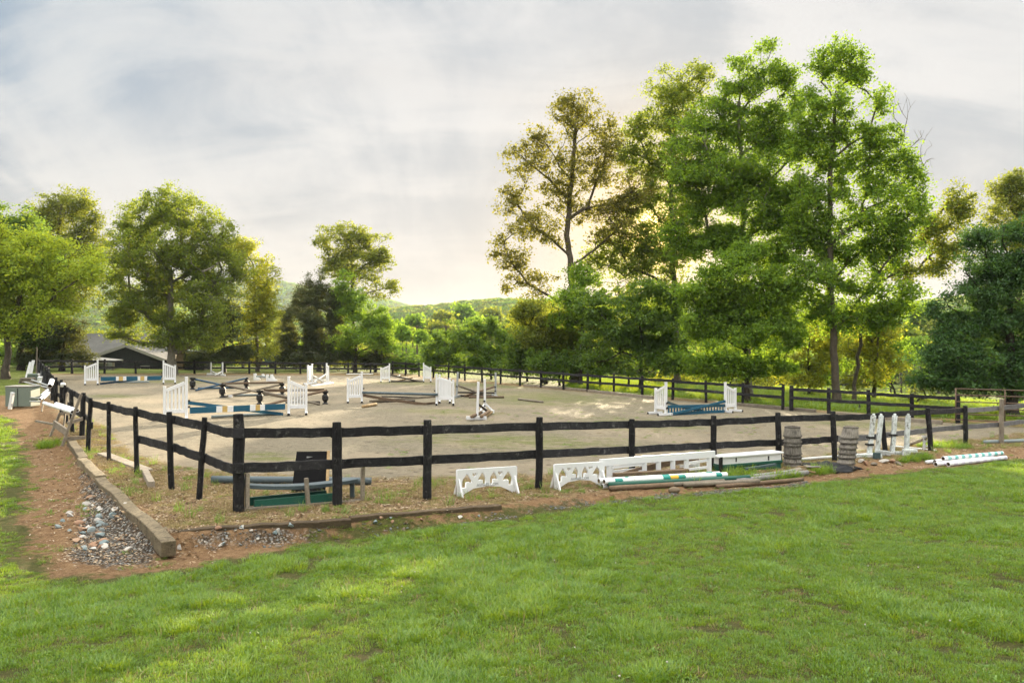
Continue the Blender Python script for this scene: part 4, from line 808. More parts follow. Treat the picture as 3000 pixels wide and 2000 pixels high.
# ================================================================ FENCES, TIMBERS, BARN
def fence_post(th, base, top, r, mat, parent=None, square=False, label=None):
    """base, top: ground point and top point"""
    mb = MB(); b = V(base)-V((0, 0, .25)); t = V(top); n = 9
    pts = [b.lerp(t, i/5)+V((random.uniform(-.006, .006), random.uniform(-.006, .006), 0)) for i in range(6)]
    mb.tube(pts, [r*1.06*random.uniform(.97, 1.03) for _ in range(5)]+[r*.93], 4 if square else n, jit=.05)
    return th.part('post', mb, mat, bevel=.008, label=label)
def fence_rail(th, a, b, h, thick, mat, sag=0.0):
    mb = MB(); mb.beam(a, b, thick, h, seg=9, jit=.009, sag=sag, endjit=.015); return th.part('rail', mb, mat, bevel=.006)
# --- front fence (the near run, from the corner post to the right)
FP = [(699, 1499, 699, 1212, .083), (990, 1480, 986, 1236, .075), (1250, 1463, 1253, 1229, .072), (1578, 1435, 1581, 1221, .066), (1851, 1394, 1852, 1227, .064), (2091, 1378, 2091, 1217, .063), (2283, 1360, 2279, 1208, .066),
      (2446, 1352, 2440, 1204, .064), (2597, 1330, 2582, 1205, .062), (2729, 1322, 2718, 1194, .066), (2829, 1306, 2828, 1188, .064), (2934, 1300, 2934, 1168, .066), (3050, 1286, 3050, 1160, .066)]
FT = [1268.6, 1266.8, 1258.5, 1249, 1243, 1236.7, 1227, 1222, 1214, 1206, 1202, 1195, 1184]
FL = [1371, 1359, 1347, 1330, 1317, 1304, 1296, 1284, 1274, 1259, 1250, 1243, 1228]
th = Thing('rail_fence', 'black two rail fence along the near side of the arena, right of the corner post', 'fence', gp(699, 1499))
FB = [gp(p[0], p[1]) for p in FP]; FTOP = [pt(p[2], p[3], b.y) for p, b in zip(FP, FB)]
for i, p in enumerate(FP):
    gray = i >= 11
    fence_post(th, FB[i], FTOP[i], p[4], M['weather'] if gray else M['black_wood'], label='grey unpainted post' if gray else None)
for i in range(len(FP)-1):
    A, B = FB[i], FB[i+1]; d = V((B.x-A.x, B.y-A.y, 0)).normalized(); n = V((-d.y, d.x, 0))
    if n.y < 0: n = -n
    for lv, hh in ((FT, .155), (FL, .155)):
        a = onplane(A, B, FP[i][0], lv[i], -.085)-d*.11; b = onplane(A, B, FP[i+1][0], lv[i+1], -.085)+d*.09
        if i == 0: a = onplane(A, B, FP[0][0], lv[0], .0)+d*.03
        sag = (.03 if i == 7 else .02 if i == 6 and lv is FL else .0)
        pale = (lv is FL and i >= 7) or i >= 10
        fence_rail(th, a+n*(.012*(i % 2)), b+n*(.012*(i % 2)), hh*(.98 if i < 8 else .92), .034, M['grey_board'] if pale else M['black_board'], sag)
# short cleats nailed over the rail joints on the corner post
for lv in (FT[0], FL[0]):
    mb = MB(); c = onplane(FB[0], FB[1], 699, lv, .085); mb.box(c, (.15, .05, .15)); th.part('cleat', mb, M['black_board'], bevel=.006)
# --- left fence, corner post to far corner
LP = [(580, 1464, 600, 1222, .048), (503, 1435, 496, 1206, .05), (401, 1388, 396, 1191, .045), (319, 1350, 318, 1176, .043), (255, 1324, 266, 1165, .05), (239, 1277, 245, 1150, .065), (214, 1268, 208, 1141, .055), (196, 1241, 190, 1127, .055), (181, 1214, 180, 1112, .06), (164, 1190, 164, 1105, .07)]
LT = [1248, 1230, 1210, 1194, 1183, 1166, 1153, 1141, 1130, 1121]
LL = [1341.5, 1312, 1288, 1262, 1246, 1220, 1203, 1186, 1170, 1156]
far = [(gp(164, 1190), gp(110, 1094))]
th = Thing('rail_fence', 'black leaning rail fence running away along the left side of the arena', 'fence', gp(319, 1350))
LBs = [gp(p[0], p[1]) for p in LP]; LTp = [pt(p[2], p[3], b.y) for p, b in zip(LP, LBs)]
for i, p in enumerate(LP): fence_post(th, LBs[i], LTp[i], p[4], M['black_wood'])
chain = [(FB[0], onplane(FB[0], LBs[0], 683, 1268.6), onplane(FB[0], LBs[0], 683, 1373))]
for i, p in enumerate(LP): chain.append((LBs[i], pt(p[0]*.3+p[2]*.7, LT[i], LBs[i].y), pt(p[0]*.6+p[2]*.4, LL[i], LBs[i].y)))
for i in range(len(chain)-1):
    A, B = chain[i][0], chain[i+1][0]; d = V((B.x-A.x, B.y-A.y, 0)).normalized(); n = V((d.y, -d.x, 0))
    if n.x < 0: n = -n
    off = n*(.07+.006*(i % 2))
    fence_rail(th, chain[i][1]+off*(i > 0)-d*.05, chain[i+1][1]+off+d*.06, .15, .03, M['black_board'], .015)
    if i not in (3, 4): fence_rail(th, chain[i][2]+off*(i > 0)-d*.05, chain[i+1][2]+off+d*.06, .15, .03, M['black_board'], .01)
# the farther run to the corner
A, B = far[0]; nseg = 9; prev = None
for i in range(1, nseg+1):
    p = A.lerp(B, i/nseg); p = V((p.x, p.y, H(p.x, p.y))); fence_post(th, p, p+V((random.uniform(-.05, .05), 0, 1.0)), .06, M['black_wood'])
    q = prev or V((A.x, A.y, H(A.x, A.y)))
    for hh in (.42, .86): fence_rail(th, q+V((.06, 0, hh)), p+V((.06, 0, hh)), .14, .03, M['black_board'])
    prev = p
# --- far fence
def run(name, label, A, B, n, hp, rails, r, cat='fence', off=V((0, 0, 0)), rh=.14, mat=None):
    th = Thing(name, label, cat, V((A.x, A.y, H(A.x, A.y)))); prev = None
    for i in range(n+1):
        p = A.lerp(B, i/n); p = V((p.x, p.y, H(p.x, p.y)))
        fence_post(th, p, p+V((random.uniform(-.03, .03), 0, hp*random.uniform(.96, 1.06))), r*random.uniform(.9, 1.1), mat or M['black_wood'])
        if prev is not None:
            for hh in rails: fence_rail(th, prev+off+V((0, 0, hh+random.uniform(-.015, .015))), p+off+V((0, 0, hh+random.uniform(-.015, .015))), rh, .03, M['black_board'], .008)
        prev = p
    return th
run('rail_fence', 'black rail fence across the far end of the arena, in front of the barn', gp(112, 1094), gp(1150, 1096), 13, .98, (.46, .86), .075, off=V((.03, -.09, 0)))
# --- right fence
run('rail_fence', 'long black rail fence down the right side of the arena, below the grove', gp(1150, 1096), gp(2293, 1200), 17, 1.14, (.60, 1.0), .07, off=V((-.07, -.06, 0)))
run('rail_fence', 'near end of the right side fence, beside the steel gate', gp(2318, 1203), gp(2806, 1240), 4, 1.14, (.60, 1.0), .085, off=V((-.07, -.06, 0)))
# white-edged timber kerb along the right fence
def timber(label, a, b, w, h, mat, lift=0.0, seg=10, jit=.012, name='landscape_timber', group=None, z0=None):
    d = V((b.x-a.x, b.y-a.y, 0)); mb = MB()
    za, zb = (H(a.x, a.y), H(b.x, b.y)) if z0 is None else z0
    mb.beam(V((a.x, a.y, za+h/2+lift)), V((b.x, b.y, zb+h/2+lift)), w, h, seg=seg, jit=jit, endjit=.02)
    return single(name, mb, mat, label, 'timber', group, bevel=.014)
for i, (a, b) in enumerate((((1535, 1131), (1720, 1147)), ((1722, 1148), (1912, 1167)), ((2160, 1188), (2390, 1208)), ((2450, 1216), (2760, 1243)))):
    timber(('pale sun bleached timber edging at the middle of the right fence', 'pale timber edging just left of the blue gate jump', 'timber edging right of the blue gate jump, below the fence', 'timber edging at the near end of the right fence')[i], gp(*a), gp(*b), .14, .15, M['weather'], group='edging timbers along the right fence')
# --- the big corner timbers on the left and the low front timbers
a = gp(494, 1592, -.0); b = gp(292, 1404, -.0)
timber('big squared timber pointing at the lawn, nearest of the left edging', a, b, .18, .21, M['timber'], z0=(GC+GB*a.x+GD*a.y-.17, GC+GB*b.x+GD*b.y-.16), jit=.016)
a = gp(296, 1404); b = gp(240, 1350)
timber('cracked squared timber, second along the left edging', a, b, .18, .2, M['timber'], z0=(G(a.x, a.y)-.12, G(b.x, b.y)-.13))
a = gp(243, 1346); b = gp(208, 1293)
timber('split weathered timber, farthest of the left edging', a, b, .18, .2, M['timber'], z0=(G(a.x, a.y)-.14, G(b.x, b.y)-.13))
a = gp(488, 1556); b = gp(1028, 1530)
timber('low dark timber along the front, left of the joint', a, b, .14, .15, M['dark_timber'], z0=(G(a.x, a.y)-.13, G(b.x, b.y)-.09))
a = gp(1024, 1525); b = gp(1464, 1484)
timber('low dark timber along the front, right of the joint', a, b, .14, .15, M['dark_timber'], z0=(G(a.x, a.y)-.085, G(b.x, b.y)-.11))
# --- steel farm gate at the right
A = gp(2800, 1246); B = V((A.x+4.9, A.y-.6, 0)); B.z = H(B.x, B.y)
th = Thing('farm_gate', 'rusty tubular steel farm gate at the right edge, behind the fence', 'gate', A)
for i, hh in enumerate((.22, .45, .68, .92, 1.18, 1.42)):
    mb = MB(); mb.tube([A+V((0, 0, hh)), B+V((0, 0, hh))], .022, 8); th.part('bar', mb, M['rust'], smooth=True)
for t in (0.0, .36, .7, 1.0):
    p = A.lerp(B, t); mb = MB(); mb.tube([p+V((0, 0, .2)), p+V((0, 0, 1.44))], .024, 8); th.part('upright', mb, M['rust'], smooth=True)
# --- barn behind the far fence
Yb = 66.0
pk, le, re = pt(372, 1012, Yb), pt(262, 1050, Yb), pt(488, 1056, Yb); zb = H(pk.x, Yb)-.3
barn = Thing('barn', 'dark weatherboard barn with a shallow gable, under the big maple', 'barn', V((pk.x, Yb, zb)))
mb = MB(); le2, re2 = pt(268, 1052, Yb), pt(480, 1056, Yb)
mb.prism([(le2.x-pk.x, zb-pk.z), (re2.x-pk.x, zb-pk.z), (re2.x-pk.x, re2.z-pk.z), (0, -.12), (le2.x-pk.x, le2.z-pk.z)], pk, (1, 0, 0), (0, 0, 1), .16)
for x in (le2.x, re2.x):
    mb.box((x+(.1 if x < pk.x else -.1), Yb+4, (zb+le2.z)/2-.1), (.16, 7.8, le2.z-zb-.2))
barn.part('wall', mb, M['siding'])
mb = MB()
for e, s in ((le, -1), (re, 1)):
    dv = (e-pk); L = dv.length; ang = math.atan2(dv.z, abs(dv.x))
    mid = pk.lerp(e, .5); R = Matrix.Rotation(-ang*s if s > 0 else ang, 3, 'Y')
    mb.box(mid+V((0, 3.9, .05)), (L+.1, 8.2, .1), R)
roof = barn.part('roof', mb, M['shingle'])
for e in (le, re):
    mb = MB(); mb.beam(pk+V((0, -.27, .0)), e+V((0, -.27, 0)), .05, .24); barn.part('bargeboard', mb, M['roof_edge'], parent=roof)
# larger roof behind
r0 = pt(256, 977, 72); mb = MB(); x1 = pt(520, 977, 72).x
mb.add([(r0.x, 72, r0.z), (x1, 72, r0.z), (x1, 67.5, r0.z-2.6), (r0.x, 67.5, r0.z-2.6), (r0.x, 72, r0.z-.14), (x1, 72, r0.z-.14), (x1, 67.5, r0.z-2.74), (r0.x, 67.5, r0.z-2.74), (r0.x, 76.5, r0.z-2.6), (x1, 76.5, r0.z-2.6)],
       [(0, 1, 2, 3), (7, 6, 5, 4), (3, 2, 6, 7), (0, 3, 7, 4), (1, 5, 6, 2), (1, 0, 8, 9)])
barn.part('main_roof', mb, M['shingle'])
mb = MB(); mb.box(((r0.x+x1)/2, 72, (r0.z-2.8+zb)/2), (x1-r0.x-.6, 8.2, r0.z-2.8-zb)); barn.part('rear_wall', mb, M['siding'])
wx = MB(); c = pt(425, 1081.5, Yb-.09); ww, wh = 26/F*Yb, 19/F*Yb
wf = MB()
for dx, dz, sx, sz in ((0, wh/2, ww, .06), (0, -wh/2, ww, .06), (-ww/2, 0, .06, wh), (ww/2, 0, .06, wh)): wf.box(c+V((dx, 0, dz)), (sx, .07, sz))
fr = barn.part('window', wf, M['roof_edge']); g = MB(); g.box(c+V((0, .03, 0)), (ww-.06, .02, wh-.06)); barn.part('pane', g, M['glass'], parent=fr)
# lean-to
sh = Thing('lean_to_shed', 'low lean-to shed with pale metal sheets, left of the barn', 'shed', V((pt(285, 1090, 63).x, 63, H(pt(285, 1090, 63).x, 63))))
mb = MB(); a, b = pt(238, 1048, 63), pt(336, 1058, 63); mb.add([(a.x, 61.4, a.z), (b.x, 61.4, b.z), (b.x, 64.4, b.z+.1), (a.x, 64.4, a.z+.1), (a.x, 61.4, a.z-.14), (b.x, 61.4, b.z-.14), (b.x, 64.4, b.z-.04), (a.x, 64.4, a.z-.04)], [(0, 1, 2, 3), (7, 6, 5, 4), (0, 4, 5, 1), (1, 5, 6, 2), (3, 2, 6, 7), (0, 3, 7, 4)])
sh.part('roof', mb, M['roof_edge'])
mb = MB(); a, b = pt(290, 1062, 62), pt(330, 1064, 62); zz = H(a.x, 62)
for i in range(40):
    t = i/40; mb.box((a.x+(b.x-a.x)*(t+.0125), 62+.012*(i % 2), (a.z+zz)/2), ((b.x-a.x)/40, .03, a.z-zz))
sh.part('metal_wall', mb, M['metal'])
for px in (243, 262, 332):
    q = pt(px, 1060, 61.6); mb = MB(); mb.box((q.x, 61.6, (q.z+zz-.2)/2), (.13, .13, q.z-zz+.2)); sh.part('post', mb, M['weather'])
# ================================================================ JUMPS
JG = 'white slatted jump wings in the arena'
def wing(label, tall, short_px, top, stop=None, side=0, w=.74, nslat=5, foot=.5, mat=None, cups=(.45, .62), cupdir=None, footdir=None, group=JG, Hs=None):
    """tall: ground sighting of the tall post; short_px: sighting of the other post; top: sighting of the tall post's top"""
    mat = mat or M['white']; A = gp(*tall); Ht = (tall[1]-top)/F*A.y
    u = (short_px-CX)/F
    # ground point at distance w seen at short_px, nearer (side<0) or farther (side>0)
    a_, b_, c_ = u*u+1, -2*(u*A.x+A.y), A.x**2+A.y**2-w*w; D = b_*b_-4*a_*c_
    if D < 0: Yb_ = -b_/(2*a_)
    else: Yb_ = (-b_+(1 if side > 0 else -1)*math.sqrt(D))/(2*a_) if side else -b_/(2*a_)
    B = V((u*Yb_, Yb_, 0)); ex = V((B.x-A.x, B.y-A.y, 0)); w = ex.length; ex.normalize(); ey = V((-ex.y, ex.x, 0))
    if ey.y > 0: ey = -ey
    z0 = H(A.x, A.y); Hs = Hs or Ht*.79
    t = Thing('jump_wing', label, 'jump wing', V((A.x, A.y, z0)), group); o = V((A.x, A.y, z0))
    R = Matrix((ex, ey, V((0, 0, 1)))).transposed(); s = .088
    def P(x, y, z): return o+ex*x+ey*y+V((0, 0, z))
    for x, h in ((0, Ht), (w, Hs)):
        mb = MB(); mb.box(P(x, 0, .05+h/2-.025), (s, s, h-.05), R); mb.box(P(x, 0, h+.008), (s+.016, s+.016, .022), R); t.part('post', mb, mat, bevel=.006)
        mb = MB(); f = footdir or 0
        mb.beam(P(x, -foot/2, .06), P(x, foot/2+.05, .06), .09, .09); ft = t.part('foot', mb, mat, bevel=.006)
        mb = MB()
        for e in (-foot/2-.012, foot/2+.062): mb.box(P(x, e, .055), (.084, .02, .084), R)
        t.part('end_cap', mb, M['black'], parent=ft)
    zb = .26*Ht/1.4+.05
    mb = MB(); mb.beam(P(s/2, 0, zb), P(w-s/2, 0, zb), .05, .13); t.part('bottom_rail', mb, mat, bevel=.004)
    zt0, zt1 = Ht-.17, Hs-.12
    mb = MB(); mb.beam(P(s/2, 0, zt0), P(w-s/2, 0, zt1), .05, .11); t.part('top_rail', mb, mat, bevel=.004)
    for i in range(nslat):
        x = s/2+(w-s)*(i+.5)/nslat; zt = zt0+(zt1-zt0)*(x-s/2)/(w-s)-.045
        mb = MB(); mb.box(P(x, 0, (zb+.06+zt)/2), (.068, .025, zt-zb-.06), R); t.part('picket', mb, mat, bevel=.003)
    for h in cups:
        mb = MB(); mb.box(P(-.075, 0, h), (.07, .07, .05), R); mb.box(P(-.105, 0, h+.03), (.012, .07, .05), R); t.part('jump_cup', mb, M['black'])
    return A, B, t
def pole(label, a, b, r, mat, group=None, n=10, name='pole', cat='pole', cuts=None, sag=0.0):
    mb = MB(); a, b = V(a), V(b); m = 8
    pts = [a.lerp(b, i/m)-V((0, 0, sag*4*(i/m)*(1-i/m))) for i in range(m+1)]
    mb.tube(pts, [r*random.uniform(.97, 1.03) for _ in pts], n, jit=.02); return single(name, mb, mat, label, cat, group, smooth=True, bevel=0)
def plank(label, a, b, w, h, mats, cuts=None, group=None, name='plank', sag=0.0, seg=6):
    mb = MB(); mb.beam(a, b, w, h, seg=seg, cuts=cuts, sag=sag); return single(name, mb, mats, label, 'plank', group, bevel=.005)
def lying(px0, py0, px1, py1, r):
    a, b = gp(px0, py0), gp(px1, py1); a.z = H(a.x, a.y)+r; b.z = H(b.x, b.y)+r; return a, b
BWT = [M['blue'], M['white'], M['tan']]
def stripes(segs, x0, x1): return [((x-x0)/(x1-x0), m) for x, m in segs]
# J1 nearest left jump
A1, _, _ = wing('white slatted wing at the left end of the nearest striped plank', (546, 1231), 482, 1106, cups=(.42, .62))
B1, _, _ = wing('white slatted wing at the right end of the nearest striped plank', (846, 1216), 897, 1104, cups=(.45, .62))
p = lambda x, y, o=0: onplane(A1, B1, x, y, o)
sg = [(628, 0), (645, 1), (659.5, 2), (676.6, 1), (725.5, 0), (742, 1), (756, 2), (770.5, 1), (834.5, 0)]
plank('blue, white and tan striped plank hung across the nearest jump', p(556, 1202, .07), p(835, 1190.5, .07), .035, .20, BWT, stripes(sg, 556, 834.5), 'striped planks')
plank('teal blue plank slanting down behind the nearest striped plank', p(550, 1179, -.09), p(829, 1213, -.09), .045, .11, M['blue'])
pole('grey ground pole with a white end under the nearest striped plank', *lying(620, 1225, 812, 1216, .05), .05, M['grey_pole'])
# J2 far left jump
A2, _, _ = wing('white slatted wing at the left end of the far left striped plank', (286, 1127), 249, 1055.5)
B2, _, _ = wing('white slatted wing at the right end of the far left striped plank', (479, 1125), 513, 1057)
p = lambda x, y, o=0: onplane(A2, B2, x, y, o)
sg = [(338, 0), (346, 1), (358.5, 2), (368, 1), (401, 0), (409, 1), (421, 2), (429.5, 1), (473, 0)]
plank('blue, white and tan striped plank hung across the far left jump', p(295, 1110, .08), p(473, 1107, .08), .035, .23, BWT, stripes(sg, 295, 473), 'striped planks')
plank('blue plank slanting up behind the far left striped plank', p(293, 1124, -.1), p(475, 1103, -.1), .045, .11, M['navy'])
pole('dull ground pole lying behind the far left jump', *lying(345, 1122, 437, 1121, .05), .05, M['grey_pole'])
# J3 three cross rails on black plastic urns
UG = 'black urn shaped jump blocks'
def urn(label, px, base, top):
    c = gp(px, base); c.z = H(c.x, c.y); h = (base-top)/F*c.y; k = h/.5
    prof = [(.17, 0), (.17, .03), (.10, .07), (.10, .10), (.15, .15), (.19, .19), (.19, .34), (.15, .38), (.10, .40), (.10, .43), (.17, .46), (.18, .50)]
    t = Thing('urn_block', label, 'jump block', c, UG)
    mb = MB(); mb.lathe([(r*k*.70, z*k) for r, z in prof], c, 8); t.part('body', mb, M['black'], bevel=.01)
    mb = MB(); R = Matrix.Rotation(.4, 3, 'Z')
    for a in (0, 1):
        RR = Matrix.Rotation(.4+a*math.pi/2, 3, 'Z'); mb.box(c+RR@V((.09*k, 0, .515*k)), (.06*k, .2*k, .03*k), RR); mb.box(c+RR@V((-.09*k, 0, .515*k)), (.06*k, .2*k, .03*k), RR)
    t.part('rail_notch', mb, M['black']); return c
U1 = urn('black urn block under the left end of the navy cross rails', 564, 1141, 1108)
U2 = urn('black urn block under the right end of the navy cross rails', 722, 1138, 1107)
U3 = urn('black urn block under the left end of the middle brown cross rails', 652, 1164, 1127)
U4 = urn('black urn block under the right end of the middle brown cross rails', 827, 1158, 1124.5)
U5 = urn('black urn block behind the nearest striped plank', 761, 1184, 1146)
U6 = urn('black urn block standing right of the nearest jump', 953, 1184, 1148)
def high(c, px, py): return pt(px, py, c.y)
def cross(l1, l2, A, B, a, b, c, d, r, m1, m2):
    pole(l1, pt(a[0], a[1], A.y), gp(b[0], b[1], r), r, m1); pole(l2, pt(c[0], c[1], B.y), gp(d[0], d[1], r), r, m2)
cross('navy pole slanting down to the right from the left navy urn', 'navy pole slanting down to the left from the right navy urn', U1, U2, (568, 1110), (716, 1141), (724, 1107), (574, 1143), .05, M['navy'], M['navy'])
pole('navy ground pole between the navy urns', *lying(580, 1140, 700, 1138, .05), .05, M['navy'])
cross('weathered brown pole slanting down right across the middle cross rails', 'weathered brown pole slanting up right across the middle cross rails', U3, U4, (655, 1126.5), (843, 1167), (824, 1126), (660, 1161), .05, M['weather'], M['weather'])
pole('grey brown pole lying level across the two middle urns', pt(650, 1123, U3.y), pt(828, 1120, U4.y), .045, M['brown_pole'])
cross('brown pole slanting down right behind the nearest jump wing', 'brown pole slanting down left behind the nearest jump wing', U5, U6, (764, 1146), (937, 1184), (957, 1143), (775, 1187), .05, M['weather'], M['brown_pole'])
plank('dark brown board resting level between the two nearest urns', pt(772, 1144, U5.y+.25), pt(950, 1142, U6.y+.2), .04, .12, M['brown_pole'])
pole('pale grey ground pole behind the middle cross rails', *lying(685, 1161, 835, 1157, .05), .05, M['grey_pole'])
pole('dark ground pole beside the nearest urns', *lying(850, 1180, 938, 1181, .045), .045, M['dark_pole'])
mb = MB(); c = gp(669, 1164); mb.beam(c+V((-.16, 0, .06)), c+V((.16, .05, .06)), .11, .1); single('jump_block', mb, M['white'], 'small white block on the ground by the middle urn', 'block', bevel=.01)
# J4 far pair of plain posts
def stand(label, base, top, foot_a, foot_b, mat, w=.09, foot=True, name='jump_standard', group=None, brace=False, cups=()):
    c = gp(*base); c.z = H(c.x, c.y); tp = pt(top[0], top[1], c.y); t = Thing(name, label, 'jump standard', c, group); mb = MB(); mb.beam(c+V((0, 0, .02)), tp, w, w); t.part('post', mb, mat, bevel=.006)
    if foot:
        a, b = gp(*foot_a), gp(*foot_b); mb = MB(); mb.beam(V((a.x, a.y, H(a.x, a.y)+.062)), V((b.x, b.y, H(b.x, b.y)+.062)), w*1.1, .12); t.part('foot', mb, mat, bevel=.006)
        if brace:
            for q in (a, b):
                m = c.lerp(q, .8); mb = MB(); mb.beam(V((m.x, m.y, c.z+.12)), c.lerp(tp, .3), .04, .07); t.part('brace', mb, mat, bevel=.004)
    for f in cups:
        q = c.lerp(tp, f); mb = MB(); mb.box(q+V((-.02, -.07, 0)), (.09, .06, .05)); t.part('jump_cup', mb, M['black'])
    return c, tp
sa, _ = stand('far white post with a white foot, left of the far cross poles', (618, 1097), (618, 1061), (606, 1098), (640, 1098), M['white'])
sb, _ = stand('far grey white post, right of the far cross poles', (652, 1100), (652, 1061), (645, 1100), (660, 1101), M['white_dirty'])
p = lambda x, y: onplane(sa, sb, x, y)
pole('thin white pole dropping right from the far left post', p(619, 1087), gp(641, 1098, .05), .045, M['white_dirty']); pole('thin white pole dropping left from the far grey post', p(651, 1088), gp(630, 1098.5, .05), .045, M['white_dirty'])
# J5 low white cavaletti stands
def cav(label, px, base, top, wd):
    c = gp(px, base); c.z = H(c.x, c.y); h = (base-top)/F*c.y; k = wd/F*c.y; t = Thing('cavaletti_block', label, 'jump block', c, 'low white cavaletti blocks')
    for s in (-.16, .16):
        mb = MB(); mb.prism([(-k*.1, 0), (k*.9, 0), (k*.9, h*.18), (k*.45, h*.38), (k*.18, h*.72), (k*.12, h), (-k*.1, h)], c+V((0, s, 0)), (1, 0, 0), (0, 0, 1), .05); t.part('side_panel', mb, M['white_dirty'], bevel=.004)
    mb = MB(); mb.box(c+V((k*.3, 0, h*.15)), (k*.3, .3, .08)); t.part('crosspiece', mb, M['white_dirty']); return c
k1 = cav('low white cavaletti end left of the grey pole, far middle', 747, 1113, 1093, 16); cav('low white cavaletti end behind the grey pole, far middle', 770, 1106, 1094, 12)
cav('left of the two low white cavaletti ends standing back to back', 783, 1116, 1096, 14); k4 = cav('right of the two low white cavaletti ends standing back to back', 796, 1116, 1096, 16)
pole('grey pole lying on the low white cavaletti blocks', pt(752, 1102, k1.y), pt(790, 1104, k4.y), .05, M['grey_pole'])
# J6 white cross with edge-on wings
A6, _, _ = wing('white wing seen edge on at the left of the far white cross rails', (914, 1124), 902, 1067, side=-1, w=.95, Hs=1.15)
B6, _, _ = wing('white wing seen edge on at the right of the far white cross rails', (957, 1121), 962, 1064, side=-1, w=.9, Hs=1.1)
p = lambda x, y, o=0: onplane(A6, B6, x, y, o)
pole('white pole slanting down right in the far white cross', p(915, 1099), p(956, 1124, .05), .05, M['white_dirty']); pole('white pole slanting up right in the far white cross', p(912, 1125, -.1), p(955, 1096, -.1), .05, M['white_dirty'])
plank('white ground plank in front of the far white cross', *[V((q.x, q.y, q.z)) for q in lying(913, 1132, 976, 1124, .05)], .12, .09, M['white_dirty']); plank('white level board across the far white cross', p(916, 1112, -.2), p(954, 1112, -.2), .04, .09, M['white_dirty'])
# J7 middle jump
A7, _, _ = wing('white slatted wing at the left end of the middle jump', (1060, 1180), 1019, 1090)
B7, _, _ = wing('white slatted wing at the right end of the middle jump, nearer of the pair', (1279, 1187), 1328, 1097, Hs=1.08)
wing('white slatted wing standing close behind the right wing of the middle jump', (1288, 1180), 1318, 1098, cups=(), Hs=1.1)
p = lambda x, y, o=0: onplane(A7, B7, x, y, o)
pole('slate grey pole hung level across the middle jump', p(1062, 1149.5, .08), p(1283, 1155.5, .08), .058, M['slate'])
plank('brown plank sagging down right under the slate pole', p(1062, 1157, -.0), p(1251, 1184, .05), .045, .12, M['brown_pole'], sag=.03); plank('brown plank slanting down left under the slate pole', p(1277, 1161.5, -.1), p(1082, 1175, -.15), .045, .09, M['weather'])
plank('dark thin board behind the brown planks of the middle jump', p(1118, 1161, -.45), p(1221, 1164, -.45), .04, .06, M['dark_pole'])
pole('dark ground pole at the foot of the middle jump', *lying(1090, 1180, 1215, 1176, .04), .04, M['dark_pole']); plank('short brown plank on the ground by the right middle wing', *lying(1240, 1186, 1285, 1183, .05), .09, .09, M['brown_pole'])
# J8 far right jump
A8, _, _ = wing('white slatted wing at the left of the far right dark poles', (1141, 1119), 1116, 1065)
B8, _, _ = wing('white slatted wing at the right of the far right dark poles', (1241, 1119), 1262, 1063)
p = lambda x, y, o=0: onplane(A8, B8, x, y, o)
pole('near black pole slanting down right in the far right jump', p(1143, 1098, .05), p(1236, 1119, .05), .05, M['dark_pole']); pole('tan pole slanting up behind the near black pole', p(1158, 1117, -.1), p(1209, 1106, -.1), .05, M['tan_pole'])
pole('near black ground pole between the far right wings', *lying(1146, 1119, 1238, 1119, .05), .05, M['dark_pole']); pole('pale pole on the arena behind the far right jump', *lying(1162, 1105, 1172, 1101, .05), .05, M['white_dirty'])
pole('white pole lying at the far fence, left of the far right jump', *lying(1015, 1097.5, 1093, 1097, .05), .05, M['white_dirty'])
# J9 grey posts with brown cross poles
A9, _ = stand('grey leaning post with a pale foot, left of the brown cross poles', (1337, 1165), (1341.5, 1090), (1329, 1166), (1346, 1163), M['metal'], .1, cups=(.45,))
B9, _ = stand('grey upright post with a pale foot, right of the brown cross poles', (1452, 1163), (1452, 1091), (1442, 1161), (1456, 1165), M['metal'], .1, cups=(.42, .26))
p = lambda x, y, o=0: onplane(A9, B9, x, y, o)
pole('brown pole slanting down right between the grey posts', p(1343, 1129.5, .06), gp(1424, 1158, .05), .055, M['weather']); pole('brown pole slanting up right between the grey posts', gp(1361, 1160, .05), p(1449, 1132, -.06), .055, M['brown_pole'])
pole('dark level pole between the grey posts', p(1340, 1149, -.15), p(1450, 1151, -.15), .045, M['dark_pole']); pole('brown ground pole nearest the grey posts', *lying(1374, 1166, 1476, 1166, .055), .055, M['brown_pole']); pole('dark ground pole just behind the nearest brown ground pole', *lying(1345, 1162, 1440, 1162, .055), .055, M['dark_pole'])
# J10 white posts seen end on with a heap of poles
A10, _ = stand('white post on a wide foot beam, nearer of the end on pair', (1398, 1228), (1401.5, 1118), (1366, 1229), (1425, 1229.5), M['white'], .085)
B10, _ = stand('white post with braces and black cups, farther of the end on pair', (1421, 1211), (1420, 1109.5), (1404, 1213), (1446, 1210), M['white'], .085, brace=True, cups=(.36, .22))
pole('dark brown pole slanting down between the white end on posts', pt(1403, 1185, A10.y+.2), gp(1434, 1209, .06), .045, M['dark_pole'])
for i, (a, b, h, m, l) in enumerate((((1376, 1222), (1404, 1209), .05, 'tan_pole', 'tan pole end sticking out left of the white end on posts'), ((1414, 1222), (1440, 1207), .06, 'tan_pole', 'tan pole sticking out right of the white end on posts'), ((1410, 1219), (1434, 1204), .15, 'brown_pole', 'brown pole on top of the heap by the white end on posts'), ((1382, 1220), (1410, 1207), .16, 'brown_pole', 'brown plank on the heap left of the white end on posts'))):
    pole(l, gp(a[0], a[1], h), gp(b[0], b[1], h), .06, M[m], 'poles heaped by the end on posts')
